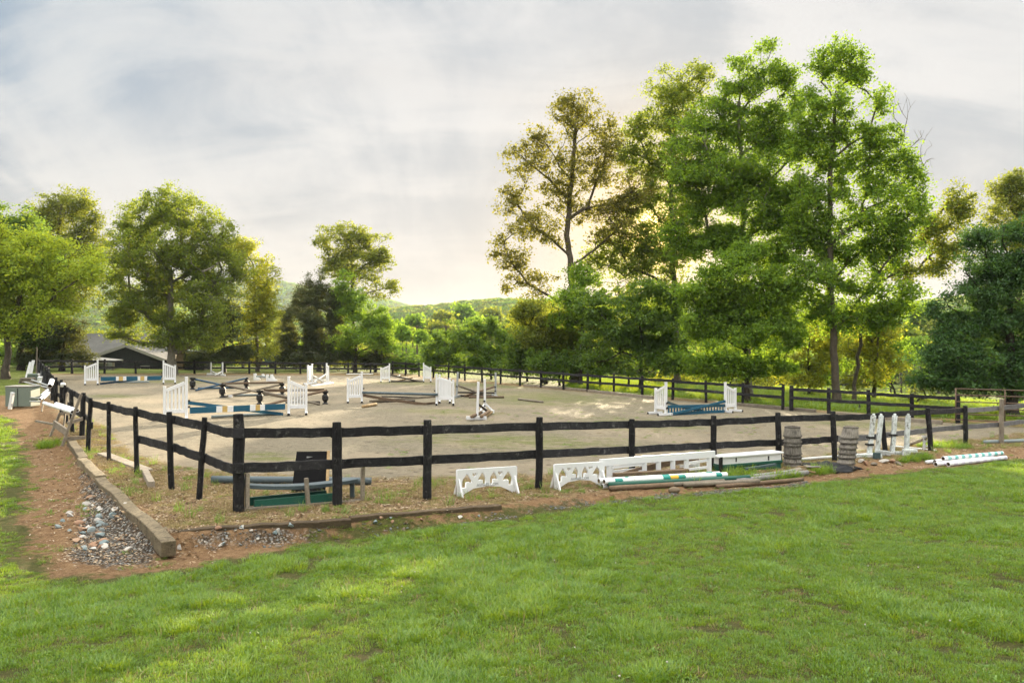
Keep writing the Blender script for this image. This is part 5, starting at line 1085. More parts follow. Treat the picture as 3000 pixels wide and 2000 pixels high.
# J11 blue gate jump at the right
A11, _, _ = wing('white slatted wing at the left end of the blue gate', (1951, 1217), 1921, 1120, side=1, foot=.62, cups=(.5, .3))
B11, _, _ = wing('white slatted wing at the right end of the blue gate', (2125, 1208), 2154, 1120, side=1, foot=.62, cups=(.5, .3))
p = lambda x, y, o=0: onplane(A11, B11, x, y, o)
gt = Thing('jump_gate', 'low teal blue slatted gate hung between the right hand white wings', 'jump gate', p(1955, 1214))
for y0, y1, h in ((1191, 1187, .12), (1213, 1206, .16)):
    mb = MB(); mb.beam(p(1955, y0), p(2122, y1), .05, h); gt.part('rail', mb, M['blue'], bevel=.005)
for i in range(20):
    t = (i+.5)/20; x = 1955+167*t; mb = MB(); mb.beam(p(x, 1211-6*t), p(x, 1193-4*t), .025, .055, up=V((1, 0, 0))); gt.part('slat', mb, M['blue'])
plank('dark teal pole dropping from the left wing behind the blue gate', p(1953, 1177, -.12), p(2060, 1202, -.12), .05, .10, M['green_grey'], sag=.06); plank('bright blue pole slanting across the front of the blue gate', p(1967, 1213, .09), p(2125, 1175, .09), .05, .10, M['blue'])
# loose poles on the sand
pole('short tan log on the sand in front of the middle jump', *lying(1063, 1195, 1102, 1188, .065), .065, M['tan_pole'], name='log', cat='log'); pole('pale brown pole alone on the mossy sand, middle right', *lying(1519, 1172, 1590, 1180, .055), .055, M['weather'])
pole('thin white pole lying across the sand behind the leaning barrel', *lying(2352, 1350, 2560, 1334, .04), .04, M['white_dirty'])
# ================================================================ THINGS STORED ALONG THE FENCE
# rack with boards behind the front fence
R0, R1 = gp(722, 1496), gp(1066, 1463)
q = lambda x, y, o=0: onplane(R0, R1, x, y, o)
th = Thing('board_rack', 'low grey timber rack with four uprights behind the corner of the front fence', 'rack', R0)
mb = MB(); mb.beam(q(712, 1492), q(1072, 1466), .16, .06, seg=5, jit=.004); th.part('base', mb, M['weather'], bevel=.006)
for x, y0, y1 in ((724, 1492, 1385), (901, 1481, 1400), (1062, 1462, 1366)):
    mb = MB(); mb.beam(q(x+(2 if x == 901 else 0), y0, .04), q(x-(4 if x == 901 else -1), y1, .04), .06, .06); th.part('upright', mb, M['weather'], bevel=.005)
plank('dark green board on the rack, front one', q(744, 1477, -.02), q(974, 1455, -.02), .05, .13, M['green'], seg=4); plank('dark green board on the rack, rear one', q(730, 1468, -.22), q(955, 1447, -.22), .05, .13, M['green'], seg=4)
bn = Thing('slate_bench', 'sagging slate blue bench board propped on the rack', 'bench', q(1033, 1462, -.25))
mb = MB(); mb.beam(q(716, 1422, -.12), q(1040, 1404, -.18), .24, .06, seg=8, sag=.06); bn.part('top', mb, M['slate'], bevel=.006)
mb = MB(); mb.beam(q(1032, 1461, -.2), q(1032, 1407, -.2), .07, .07); bn.part('leg', mb, M['slate'], bevel=.005)
pole('long slate blue pole on the sand behind the rack', *lying(620, 1416, 1088, 1420, .07), .07, M['slate'])
a, b = gp(853, 1442), gp(952, 1446); mb = MB(); a2, b2 = pt(869, 1322, a.y+.45), pt(957, 1321, b.y+.42); n = V((0, -.06, .02))
mb.add([a, b, b2, a2, a-n, b-n, b2-n, a2-n], [(0, 1, 2, 3), (7, 6, 5, 4), (0, 4, 5, 1), (1, 5, 6, 2), (2, 6, 7, 3), (3, 7, 4, 0)])
bd = Thing('black_board', 'tall black panel propped up behind the rack', 'panel', a); bd.part('panel', mb, M['flat_black'], bevel=.006)
mb = MB(); mb.beam(b+V((.03, .02, 0)), b2+V((.03, .02, 0)), .05, .04); bd.part('frame', mb, M['tan_pole']); mb = MB(); c = a2.lerp(b2, .5)+V((0, -.05, -.1)); mb.box(c, (.14, .03, .03)); bd.part('handle', mb, M['metal'])
# white plastic fillers with horse head cut-outs
HORSE = [(.0, .0), (.0, .36), (.03, .50), (.09, .64), (.13, .70), (.135, .80), (.165, .74), (.175, .79), (.20, .70), (.24, .60), (.31, .44), (.345, .34), (.335, .26), (.30, .25), (.25, .29), (.19, .29), (.14, .27), (.14, .0)]
def heart(cx, cz, s): 
    o = []
    for i in range(20):
        t = 2*math.pi*i/20; o.append((cx+s*.062*16*math.sin(t)**3/16*1.0, cz+s*.06*(13*math.cos(t)-5*math.cos(2*t)-2*math.cos(3*t)-math.cos(4*t))/16))
    return o
def filler(label, bl, br, tl, tr, feet=True):
    A, B = gp(*bl), gp(*br); A.z = H(A.x, A.y); B.z = H(B.x, B.y); ex = B-A; L = ex.length; ex.normalize(); h = (bl[1]-tl[1])/F*A.y; ez = (V((0, 0, 1))-ex*ex.z).normalized(); ny = ez.cross(ex).normalized()
    t = Thing('cutout_filler', label, 'jump filler', A, 'white fillers with horse head cut-outs')
    cu = bpy.data.curves.new('panel', 'CURVE'); cu.dimensions = '2D'; cu.fill_mode = 'BOTH'; cu.extrude = .022; cu.bevel_depth = .004
    def spl(pts):
        s = cu.splines.new('POLY'); s.points.add(len(pts)-1); s.use_cyclic_u = True
        for p, c in zip(s.points, pts): p.co = (c[0], c[1], 0, 1)
    spl([(0, 0), (.075*L, 0), (.13*L, .1*h), (.27*L, .27*h), (.5*L, .325*h), (.72*L, .27*h), (.87*L, .1*h), (.925*L, 0), (L, 0), (L, h*.985), (L*.985, h), (L*.015, h), (0, h*.985)])
    for x0, z0, w, hh, fl in ((.08, .30, .17, .56, 0), (.475, .385, -.135, .50, 1), (.54, .385, .135, .50, 0), (.925, .30, -.17, .56, 1)):
        o = [((x0+x/.345*w)*L, (z0+z/.8*hh)*h) for x, z in HORSE]; spl(o[::-1] if not fl else o)
    for cx in (.285, .715): spl(heart(cx*L, .78*h, L*.085/.12))
    spl([(L*x, h*z) for x, z in ((.44, .905), (.47, .885), (.5, .878), (.53, .885), (.56, .905), (.53, .868), (.5, .858), (.47, .868))])
    co_ = bpy.data.objects.new('tmp', cu); me = bpy.data.meshes.new_from_object(co_.evaluated_get(bpy.context.evaluated_depsgraph_get())) if False else bpy.data.meshes.new_from_object(co_)
    Rm = Matrix((ex, ez, ex.cross(ez))).transposed().to_4x4(); me.transform(Rm); me.materials.clear(); me.materials.append(M['white']); o = bpy.data.objects.new('panel', me); link(o, t.e)
    tx = bpy.data.curves.new('lettering', 'FONT'); tx.body = 'AVPRES.COM'; tx.size = .062*L; tx.extrude = .003; tx.align_x = 'CENTER'
    to = bpy.data.objects.new('tmp2', tx); tm = bpy.data.meshes.new_from_object(to); sgn = -1 if ex.cross(ez).y > 0 else 1
    tm.transform(Matrix.Translation(ex*L*.5+ez*h*.335+(ex.cross(ez))*.028*sgn) @ Rm); tm.materials.clear(); tm.materials.append(M['metal']); link(bpy.data.objects.new('lettering', tm), t.e)
    bpy.data.objects.remove(co_); bpy.data.objects.remove(to)
    for x in (.035, .965):
        mb = MB(); o = A+ex*L*x; d = ny
        mb.prism([(-.2, 0), (-.13, 0), (-.05, .13), (.05, .13), (.13, 0), (.2, 0), (.035, .3), (-.035, .3)], o, d, V((0, 0, 1)), .03); t.part('foot', mb, M['white'], bevel=.004)
filler('white filler with horse head and heart cut-outs, alone left of the others', (1337, 1455), (1512, 1443), (1337, 1377), (1512, 1369))
filler('white filler with horse head and heart cut-outs, beside the white pipes', (1622, 1434), (1768, 1424), (1622, 1361), (1768, 1356))
# white gates (front one and one close behind)
def wgate(label, bl, br, tl, tr, off):
    A, B = gp(*bl), gp(*br); q = lambda t, z, o=0: A.lerp(B, t)+nrm*(o+off)+V((0, 0, z)); d = (B-A); nrm = V((d.y, -d.x, 0)).normalized()
    if nrm.y > 0: nrm = -nrm
    h = (bl[1]-tl[1])/F*A.y; h2 = (br[1]-tr[1])/F*B.y
    t = Thing('white_gate', label, 'jump gate', A, 'white jump gates leaning on the front fence')
    mb = MB(); mb.beam(q(-.045, h-.07), q(1.025, h2-.07), .05, .14); t.part('top_rail', mb, M['white'], bevel=.006)
    for x in (.035, .35, .48, .615, .745, .97):
        mb = MB(); lo = .0 if x in (.035, .97) else .19; mb.beam(q(x, lo), q(x, (h*(1-x)+h2*x)-.14), .035, .10, up=V((1, 0, 0)) if True else None); t.part('upright', mb, M['white'], bevel=.004)
    for x0, x1 in ((.06, .33), (.77, .95)):
        for z in (.26, .46): mb = MB(); mb.beam(q(x0, z*h/.72), q(x1, z*h2/.72), .03, .055); t.part('slat', mb, M['white'], bevel=.003)
wgate('white barred gate in front, behind the striped white pipes', (1772, 1416), (2086, 1394), (1772, 1344), (2086, 1320), 0)
wgate('second white barred gate standing close behind the front one', (1800, 1408), (2072, 1386), (1800, 1348), (2072, 1326), -.22)
plank('long brown board slanting behind the white gates', gp(1800, 1400, .12), pt(2046, 1342, gp(2046, 1385).y), .05, .12, M['brown_pole'], sag=-.05)
# stack of poles by the gates
WT = [M['white'], M['inner'], M['teal'], M['yellow']]
def ppipe(label, a, b, r, cuts, mats=None, group='white plastic pipes with teal bands'):
    mb = MB(); mb.pipe(a, b, r, .01, 16, cuts); return single('plastic_pipe', mb, mats or WT, label, 'pipe', group, smooth=False)
g0, g1 = gp(1769, 1428), gp(2127, 1401)
def stk(px0, px1, dz, fwd=0): 
    a, b = gp(px0, 1433-(px0-1769)*.06), gp(px1, 1433-(px1-1769)*.06); n = V((.08, -.98, 0)); a.z = H(a.x, a.y)+dz; b.z = H(b.x, b.y)+dz; return a+n*fwd, b+n*fwd
ppipe('white pipe with teal and yellow bands, front upper one by the white gates', *stk(1768, 2125, .14, .055), .052, [(.075, 0), (.135, 2), (.455, 0), (.515, 2), (.58, 3), (.64, 2), (.9, 0), (.95, 2), (1, 0)])
ppipe('white pipe with teal bands, rear upper one by the white gates', *stk(1756, 2110, .14, -.06), .052, [(.20, 0), (.23, 2), (.50, 0), (.56, 2), (.88, 0), (.935, 2), (1, 0)])
ppipe('plain white pipe at the bottom of the stack by the white gates', *stk(1764, 2100, .048, .0), .046, [(1, 0)])
pole('flaking dark green pole lying along the striped white pipes', *stk(1780, 2188, .09, .13), .05, M['green'])
pole('tan brown pole under the dark green pole', *stk(1905, 2110, .045, .22), .043, M['weather']); pole('old grey log with a ragged end in front of the pipes', *stk(1778, 1960, .05, .27), .05, M['brown_pole'], name='log', cat='log'); pole('long weathered log along the gravel, below the dark green pole', *stk(1990, 2205, .045, .33), .046, M['weather'], name='log', cat='log')
mb = MB(); mb.beam(*[v+V((0, 0, .0)) for v in stk(1810, 2030, .12, -.36)], .12, .2); single('plank', mb, M['brown_pole'], 'dull brown plank on edge behind the striped white pipes', 'plank', bevel=.008)
c = on_ground(1975, 1444); o = link(bpy.data.objects.new('stone', ico('stone', M['grav_rust'], 3, 777, 1, .6, .55, .05))); o.location = c+V((0, 0, .06)); o.scale = (.11, .11, .11); tag(o, 'dark stone block at the front of the pole heap', 'stone')
# white and green wall box
A, B = gp(2112, 1384), gp(2288, 1374); d = (B-A).normalized(); n = V((d.y, -d.x, 0)).normalized(); n = -n if n.y > 0 else n
th = Thing('wall_box', 'white box jump with a dark green skirt, between the fence posts', 'jump box', A)
hh = .36
mb = MB(); c = (A+B)/2+V((0, 0, .3)); R = Matrix((V((d.x, d.y, 0)).normalized(), -n, V((0, 0, 1)))).transposed(); L = (B-A).length; ht = (1384-1335)/F*A.y
mb.box((A+B)/2+V((0, 0, ht*.72))-n*.14, (L, .3, ht*.5), R); top = th.part('panel', mb, M['white_dirty'], bevel=.006)
mb = MB(); mb.box((A+B)/2+V((0, 0, ht*.985))-n*.14, (L+.1, .36, .035), R); th.part('lid', mb, M['white'], bevel=.005)
mb = MB(); mb.box((A+B)/2+V((0, 0, ht*.22))-n*.12, (L-.02, .26, ht*.46), R); th.part('skirt', mb, M['green'], bevel=.005)
mb = MB(); mb.box((A+B)/2+V((0, 0, ht*.46))-n*.13, (L+.02, .34, .05), R); th.part('band', mb, M['green'], bevel=.004)
for t in (.24, .78): mb = MB(); mb.box(A.lerp(B, t)+V((0, 0, ht*.74))+n*.012, (.03, .015, .09), R); th.part('latch', mb, M['black'])
mb = MB(); mb.box(A+V((0, 0, ht*.5))+n*.02-d*.02, (.06, .06, ht*.9), R); th.part('end_post', mb, M['black'])
# logs and boards at the right
def log(label, a, b, r, m, lift=0): 
    A, B = on_ground(*a), on_ground(*b); pole(label, A+V((0, 0, r+lift)), B+V((0, 0, r+lift)), r, M[m], name='log', cat='log', n=9)
log('grey bleached log ending under the broken boards', (2160, 1417), (2365, 1391), .055, 'grey_log'); log('grey split log just behind the bleached log', (2190, 1404), (2330, 1386), .048, 'grey_log'); log('mossy brown log lying in front at the lawn edge', (2100, 1431), (2352, 1409), .042, 'brown_pole')
plank('thin dark green strip lying on the grey logs', on_ground(2185, 1394)+V((0, 0, .15)), on_ground(2272, 1384)+V((0, 0, .18)), .06, .05, M['green_grey'])
for i, (px, py, rz, s, m) in enumerate(((2330, 1378, .3, .30, 'weather'), (2352, 1374, -.5, .22, 'tan_pole'), (2370, 1378, .7, .30, 'weather'), (2385, 1384, -.9, .26, 'grey_log'), (2350, 1384, .1, .3, 'weather'), (2372, 1388, -.3, .24, 'tan_pole'))):
    c = on_ground(px, py+4); mb = MB(); R = Matrix.Rotation(rz, 3, 'Z') @ Matrix.Rotation(.25*(-1)**i, 3, 'X') @ Matrix.Rotation(.15*(i % 3-1), 3, 'Y'); mb.box(c+V((0, 0, .05+.035*(i % 4))), (s, .11, .025), R)
    single('broken_board', mb, M[m], 'short broken board in the heap between the two basket stacks', 'board', 'broken boards heaped between the basket stacks', bevel=.004)
# black mesh cloth: a rumpled sheet
c0, nx, ny_ = None, 26, 14; mb = MB(); rr = np.random.default_rng(5)
for j in range(ny_):
    for i in range(nx):
        s, t = i/(nx-1), j/(ny_-1); px = 2350+175*s+6*math.sin(9*t+3*s); py = 1362+22*s*(1-.35*s)+(t-.3)*(6+13*math.sin(math.pi*min(1, s*1.05))+5*math.sin(11*s)+3*math.sin(23*s+1)) ; g_ = on_ground(px, py)
        mb.v.append((g_.x, g_.y, g_.z+.012+(.11*abs(math.sin(6*s+5*t))+.05*abs(math.sin(17*s-6*t)))*math.sin(math.pi*s)**.7*math.sin(math.pi*t)+.02*rr.uniform(0, 1)))
for j in range(ny_-1):
    for i in range(nx-1): a = j*nx+i; mb.f.append([a, a+1, a+nx+1, a+nx]); mb.m.append(0)
o = single('mesh_cloth', mb, M['cloth'], 'crumpled black cloth on the ground between the basket stacks', 'cloth', smooth=True); sd = o.modifiers.new('thickness', 'SOLIDIFY'); sd.thickness = .008
# stacks of upturned bushel baskets
def basket(label, base, zlo, zhi, r0, r1, lean, group):
    c = V(base); mb = MB(); n = 30; h = zhi-zlo; ax = lean
    for (ra, rb, za, zb2) in ((r0, r1, 0, h),):
        for k in range(n):
            a0, a1 = 2*math.pi*(k+.04)/n, 2*math.pi*(k+.96)/n; j = random.uniform(-.004, .004)
            vs = []
            for r_, z_ in ((ra+j, za), (rb+j, zb2)):
                for a_ in (a0, a1): vs.append(c+V((r_*math.cos(a_), r_*math.sin(a_), zlo+z_))+ax*(zlo+z_))
            for r_, z_ in ((ra+j-.012, za), (rb+j-.012, zb2)):
                for a_ in (a0, a1): vs.append(c+V((r_*math.cos(a_), r_*math.sin(a_), zlo+z_))+ax*(zlo+z_))
            mb.add(vs, [(0, 1, 3, 2), (4, 6, 7, 5), (0, 4, 5, 1), (2, 3, 7, 6), (0, 2, 6, 4), (1, 5, 7, 3)])
    t = Thing('bushel_basket', label, 'basket', c+V((0, 0, zlo))+ax*zlo, group); t.part('staves', mb, M['basket'])
    def hoop(z, r, hh):
        m2 = MB(); m2.lathe([(r, z-hh/2), (r+.009, z-hh/2), (r+.009, z+hh/2), (r, z+hh/2), (r, z-hh/2)], c+ax*0, 30, lean=ax, cap=False); t.part('hoop', m2, M['hoop'])
    hoop(zlo+.014, r0+.002, .026)
    if h > .13: hoop(zhi-.02, r1+.001, .03)
    m3 = MB(); m3.lathe([(r1-.015, zhi-.03), (r1-.015, zhi-.028)], c, 30, lean=ax); t.part('bottom', m3, M['basket'])
def stack(base, top, hs, rb, rt, lean, txt, group):
    c = gp(*base); c.z = H(c.x, c.y); z = 0; Ht = (base[1]-top)/F*c.y; n = len(hs); cum = np.cumsum([0]+list(hs)); cum = cum/cum[-1]*Ht
    for i in range(n):
        f0 = cum[i]/Ht; r0 = rb*(1-.02*i/n)*random.uniform(.985, 1.015); hi = cum[i+1]+(.0 if i == n-1 else .012)
        word = ('bottom', 'second', 'third', 'fourth', 'fifth', 'sixth', 'top')[i] if i < n-1 else 'top'
        basket('%s bushel basket of the %s' % (word+(' from the ground' if 0 < i < n-1 else ''), txt), c, cum[i], hi if i < n-1 else hi, r0, r0*.875 if i < n-1 else rt, lean+V((0, 0, 0)), group)
stack((2322, 1367), 1249, [.07, .09, .055, .145, .06, .10, .175], .205, .165, V((-.004, 0, 0)), 'straight basket stack', 'upturned bushel baskets in two stacks')
stack((2476, 1370), 1249, [.08, .10, .08, .09, .09, .09, .20], .20, .158, V((.16, .04, 0)), 'leaning basket stack', 'upturned bushel baskets in two stacks')
# four peeling white posts
def oldpost(label, base, top, w, foot, straps):
    c = gp(*base); c.z = H(c.x, c.y); tp = pt(top[0], top[1], c.y+.12); t = Thing('old_post', label, 'jump standard', c, 'peeling white jump standards')
    mb = MB(); d = (tp-c); mb.beam(c, tp-d.normalized()*.05, w, w, seg=6, jit=.003, up=V((0, 1, 0))); mb.beam(tp-d.normalized()*.05, tp, w*.55, w*.55, up=V((0, 1, 0))); t.part('post', mb, M['chipped'], bevel=.012)
    for hgt in straps:
        q = c.lerp(tp, hgt); mb = MB(); mb.box(q+V((-.02, -.01, 0)), (w*1.75, w*1.4, .05)); t.part('strap', mb, M['black'], bevel=.01)
    for i, (dx, dy, L, h) in enumerate(foot):
        mb = MB(); mb.beam(c+V((-L/2+dx, dy, h)), c+V((L/2+dx, dy-.05, h*.9)), .14, h*1.7, seg=4, jit=.02, endjit=.03); t.part('foot', mb, M['chipped'] if i == 0 else M['weather'], bevel=.015)
oldpost('peeling white post with two black straps, leftmost of the four', (2545, 1341), (2560, 1211), .105, ((-.02, -.05, .62, .06),), (.30, .46))
oldpost('peeling post half bare of paint, second from the left', (2569, 1334), (2582, 1211), .105, ((.1, -.06, .36, .07),), ())
oldpost('greyest peeling post with one black strap, third from the left', (2614, 1332), (2622, 1211), .105, ((.1, -.05, .5, .05),), (.48,))
oldpost('peeling white post on a thick chipped foot, rightmost of the four', (2655, 1336), (2661, 1211), .105, ((.05, -.05, .36, .10), (.2, -.1, .3, .07)), ())
mb = MB(); c = on_ground(2566, 1344); mb.box(c+V((0, -.05, .09)), (.17, .08, .16)); single('slate_block', mb, M['green_grey'], 'small slate grey block leaning at the feet of the peeling posts', 'block', bevel=.008)
for i, (px, py, s) in enumerate(((2520, 1352, .13), (2536, 1358, .12), (2560, 1360, .13), (2592, 1352, .14), (2612, 1352, .13), (2632, 1358, .1))):
    c = on_ground(px, py+3); o = link(bpy.data.objects.new('rubble', ico('rubble', (M['rock_pale'], M['rock_rust'], M['weather'])[i % 3], 3, 900+i, 1, .6, .42, .07))); o.location = c+V((0, 0, .04)); o.scale = (s,)*3; o.rotation_euler = (.2, .1, i); tag(o, 'rotten chunk of wood and stone at the feet of the peeling posts', 'rubble', 'rotten chunks under the peeling posts')
# white hole panel with a pole
A = gp(2713, 1320); h = 44/F*A.y; cu = bpy.data.curves.new('panel', 'CURVE'); cu.dimensions = '2D'; cu.fill_mode = 'BOTH'; cu.extrude = .02
def spl2(pts):
    s = cu.splines.new('POLY'); s.points.add(len(pts)-1); s.use_cyclic_u = True
    for p_, c_ in zip(s.points, pts): p_.co = (c_[0], c_[1], 0, 1)
wd = 20/F*A.y; spl2([(-wd/2, 0), (wd/2, 0), (wd/2, h), (-wd*.62, h), (-wd*.62, h*.92), (-wd*.4, h*.86)])
for z in (.16, .47, .79): spl2([(.02+.052*math.cos(a*math.pi/8), z*h+.052*math.sin(a*math.pi/8)) for a in range(16)])
co_ = bpy.data.objects.new('tmp', cu); me = bpy.data.meshes.new_from_object(co_); bpy.data.objects.remove(co_); me.transform(Matrix.Rotation(math.pi/2, 4, 'X')); me.materials.clear(); me.materials.append(M['white'])
th = Thing('hole_stand', 'small white plastic stand with round holes, behind the right hand posts', 'jump stand', A); link(bpy.data.objects.new('panel', me), th.e)
mb = MB(); a, b = gp(2622, 1311), gp(2740, 1322); mb.beam(a+V((0, 0, .03)), b+V((0, -.05, .03)), .1, .06); th.part('foot', mb, M['white_dirty'], bevel=.005)
pole('grey pole resting in the top hole of the small white stand', gp(2660, 1303, .06), pt(2712, 1284, A.y-.02), .045, M['weather'])
# five pipes at the right on the grass
PM = [M['white'], M['inner'], M['teal_faded'], M['lilac'], M['yellow']]
def band(n, c, off=0): 
    o = []; 
    for i in range(n): o += [((i+.5+off)/n, 0), ((i+.99+off*.0)/n, c)]
    o = [(min(.985, t), m) for t, m in o]; return o+[(1.0, 0)]
PGR = 'white plastic pipes on the grass at the right'
def gpipe(label, a, b, lift, cuts): 
    A, B = on_ground(*a), on_ground(*b); ppipe(label, A+V((0, 0, lift)), B+V((0, 0, lift)), .054, cuts, PM, PGR)
gpipe('white pipe banded in pale teal, topmost of the right hand pile', (2763, 1360), (2936, 1343), .148, band(9, 2)); gpipe('white pipe with faint lilac bands, front right of the pile', (2778, 1366), (2946, 1346), .056, band(8, 3)); gpipe('white pipe with a dark lilac end, front left of the pile', (2741, 1366), (2910, 1348), .056, band(5, 3))
gpipe('plain white pipe at the back of the right hand pile', (2738, 1358), (2905, 1341), .056, [(1, 0)]); 
A, B = on_ground(2714, 1359), on_ground(2860, 1343); pole('thin plain white pole sticking out left of the right hand pile', A+V((0, 0, .05)), B+V((0, 0, .05)), .045, M['white'])
pole('grey ground pole by the grey fence post, far right', *lying(2884, 1300, 3030, 1296, .06), .06, M['grey_pole'])
# ---------------------------------------------------------------- the left side: utility box and stored jump parts
A, B = gp(8, 1192), gp(95, 1190); th = Thing('utility_box', 'grey green utility cabinet with a pale rim at the left edge', 'cabinet', A)
h = (1191-1133)/F*A.y; L = (B-A).length; c = (A+B)/2
mb = MB(); mb.box(c+V((0, .3, h/2)), (L, .6, h)); th.part('body', mb, M['utility'], bevel=.02); mb = MB(); mb.box(c+V((0, .3, h+.02)), (L+.03, .63, .04)); th.part('lid', mb, M['roof_edge'], bevel=.01)
mb = MB(); mb.box(c+V((0, -.012, h*.48)), (.012, .02, h*.9)); th.part('door_seam', mb, M['black'])
a = gp(29, 1198); t_ = pt(37, 1151, a.y); mb = MB(); mb.beam(a, t_, .10, .10); th = Thing('marker_post', 'white leaning marker post in front of the utility cabinet', 'post', a); th.part('post', mb, M['white_dirty'], bevel=.006); mb = MB(); mb.beam(t_, t_+(t_-a).normalized()*.02, .11, .11); th.part('cap', mb, M['white'])
mb = MB(); mb.box(pt(-10, 1140, 40), (1, 1, 1)) if False else None
# wooden trestles carrying white pipes
def trestle(label, legs, bars):
    c = gp(legs[0][0], legs[0][1]); t = Thing('trestle', label, 'trestle', c, 'grey wooden trestles by the left fence')
    for x0, y0, x1, y1, dy in legs: b = gp(x0, y0); mb = MB(); mb.beam(b, pt(x1, y1, b.y+dy), .04, .062); t.part('leg', mb, M['weather'], bevel=.005)
    for x0, y0, Y0, x1, y1, Y1 in bars: mb = MB(); mb.beam(pt(x0, y0, Y0), pt(x1, y1, Y1), .035, .085); t.part('crossbar', mb, M['weather'], bevel=.005)
    return c
yN = gp(190, 1300).y
trestle('nearest grey wooden trestle carrying two white pipes', ((182, 1306, 238, 1154, .3), (147, 1278, 176, 1208, .2)), ((198, 1240, yN+.1, 242, 1226, yN+.6), (192, 1284, yN, 250, 1281, yN+.5)))
trestle('second grey wooden trestle behind the nearest one', ((186, 1262, 196, 1152, .3), (122, 1206, 134, 1140, .3)), ((178, 1212, gp(180, 1262).y, 236, 1210, gp(180, 1262).y+.8),))
plank('thin grey board lying across the nearest trestle feet', pt(105, 1233, yN+1.2), pt(162, 1243, yN+.7), .05, .05, M['weather']); plank('wide grey board propped against the nearest trestle', pt(158, 1240, yN+.6), pt(196, 1266, yN+.1), .05, .17, M['weather'])
yp = gp(200, 1290).y
for l, a, b, r in (('white pipe on the trestles, nearest the fence', (170, 1184, yp+1.5), (226, 1202, yp), .085), ('white pipe on the trestles, outermost of the pair', (134, 1182, yp+2.0), (212, 1207, yp-.1), .085)):
    A_, B_ = pt(*a), pt(*b); d_ = (A_-B_).normalized(); ppipe(l, B_, A_+d_*.2, r*.56, [(.3, 0), (.34, 3), (1, 0)], PM, 'white pipes on the left trestles')
for i, (px, py, Y, l) in enumerate(((117, 1166, 24, 'white pipe end in the bundle left of the fence, left one'), (125, 1164, 24.2, 'white pipe end in the bundle left of the fence, right one'), (121, 1156, 24.3, 'white pipe end in the bundle left of the fence, top one'))):
    A_ = pt(px, py+3, Y); ppipe(l, A_, A_+V((-.12, .55, .14)), .042, [(1, 0)], PM, 'bundle of three white pipe ends')
A_ = pt(146, 1131, 27); ppipe('single white pipe jutting out over the fence clutter', A_, A_+V((-.22, .5, .17)), .075, [(1, 0)], PM)
for i, (a, b, r, m, l) in enumerate((((92, 1112, 33), (146, 1131, 28.5), .03, 'metal', 'upper of two thin metal rods beside the clutter'), ((72, 1119, 33), (144, 1136, 28.5), .03, 'metal', 'lower of two thin metal rods beside the clutter'), ((90, 1164, 25), (114, 1166, 24), .02, 'metal', 'thin rod poking out left of the white pipe bundle'), ((88, 1175, 25), (118, 1176, 24), .025, 'metal', 'lowest thin rod poking out left of the white pipe bundle'))):
    pole(l, pt(*a), pt(*b), r, M[m], n=6, name='rod', cat='rod')
# tall boards and posts leaning against the far part of the left fence
LG = 'boards and posts leaning against the left fence'
for i, (x0, y0, x1, y1, Y, w, h, m, l) in enumerate(((76, 1100, 90, 1060, 36, .16, .05, 'white_dirty', 'white board leaning at the left end of the clutter, outer one'), (86, 1100, 98, 1055, 36, .16, .05, 'white_dirty', 'white board leaning at the left end of the clutter, inner one'), (106, 1098, 108, 1016, 38, .07, .07, 'weather', 'tall grey post sticking up out of the clutter'),
        (108, 1102, 116, 1060, 34, .09, .05, 'black_board', 'black leaning board behind the white boards'), (106, 1094, 117, 1062, 32, .05, .06, 'grey_board', 'thin grey lath leaning beside the black board'), (114, 1108, 126, 1066, 32, .06, .06, 'grey_board', 'grey lath leaning in the middle of the clutter'), (124, 1118, 136, 1074, 31, .12, .05, 'black_board', 'wide black board leaning in the clutter'), (121, 1112, 138, 1072, 29, .05, .06, 'weather', 'weathered stick leaning at the right of the clutter'), (129, 1112, 144, 1076, 28.5, .05, .05, 'weather', 'second weathered stick leaning at the right of the clutter'),
        (132, 1124, 142, 1080, 30, .14, .05, 'black_board', 'black slab leaning behind the sticks'), (145, 1152, 158, 1100, 27, .06, .08, 'weather', 'grey post leaning on the fence left of a black post'), (149, 1158, 162, 1104, 26.5, .05, .05, 'weather', 'thin grey stick leaning on the fence'))):
    a = gp(x0, y0+14); Y = a.y; mb = MB(); mb.beam(V((a.x, a.y, H(a.x, a.y))), pt(x1, y1, Y+.5), w, h, seg=4, jit=.004); single('leaning_board', mb, M[m], l, 'board', LG, bevel=.005)
for i, (px, py, sx, sz, m, l) in enumerate(((112, 1108, .5, .5, 'white_dirty', 'white plastic block in the clutter, left one'), (120, 1112, .35, .4, 'white', 'white plastic block in the clutter, right one'), (98, 1108, .7, .5, 'utility', 'pale green panel lying against the clutter'), (82, 1110, .9, .3, 'weather', 'heap of grey rope and netting at the left of the clutter'))):
    c = gp(px, py+12); mb = MB(); R = Matrix.Rotation(.3*i-.4, 3, 'Z') @ Matrix.Rotation(.35, 3, 'X'); mb.box(c+V((0, 0, sz/2)), (sx, .18, sz), R, taper=.75); mb.box(c+V((.05, -.12, sz*.2)), (sx*.6, .12, sz*.3), R); single('jump_block' if i < 2 else 'panel' if i == 2 else 'rope_heap', mb, M[m], l, 'block' if i < 2 else 'panel' if i == 2 else 'heap', bevel=.03)
c = gp(188, 1143); mb = MB(); t_ = pt(184, 1128, gp(196, 1241).y); mb.lathe([(.02, -.06), (.065, -.055), (.07, .03), (.055, .07), (.02, .08)], t_, 12); single('plastic_jug', mb, M['white_dirty'], 'pale grey plastic jug hung on a left fence post', 'jug', smooth=True)
# planks lying on the straw inside the left fence
plank('flat weathered plank on the straw inside the left fence', gp(300, 1328, .03), gp(432, 1378, .03), .22, .05, M['weather']); plank('short pale squared post on the straw, by the left fence', gp(424, 1381, .06), gp(444, 1419, .06), .11, .11, M['weather'])
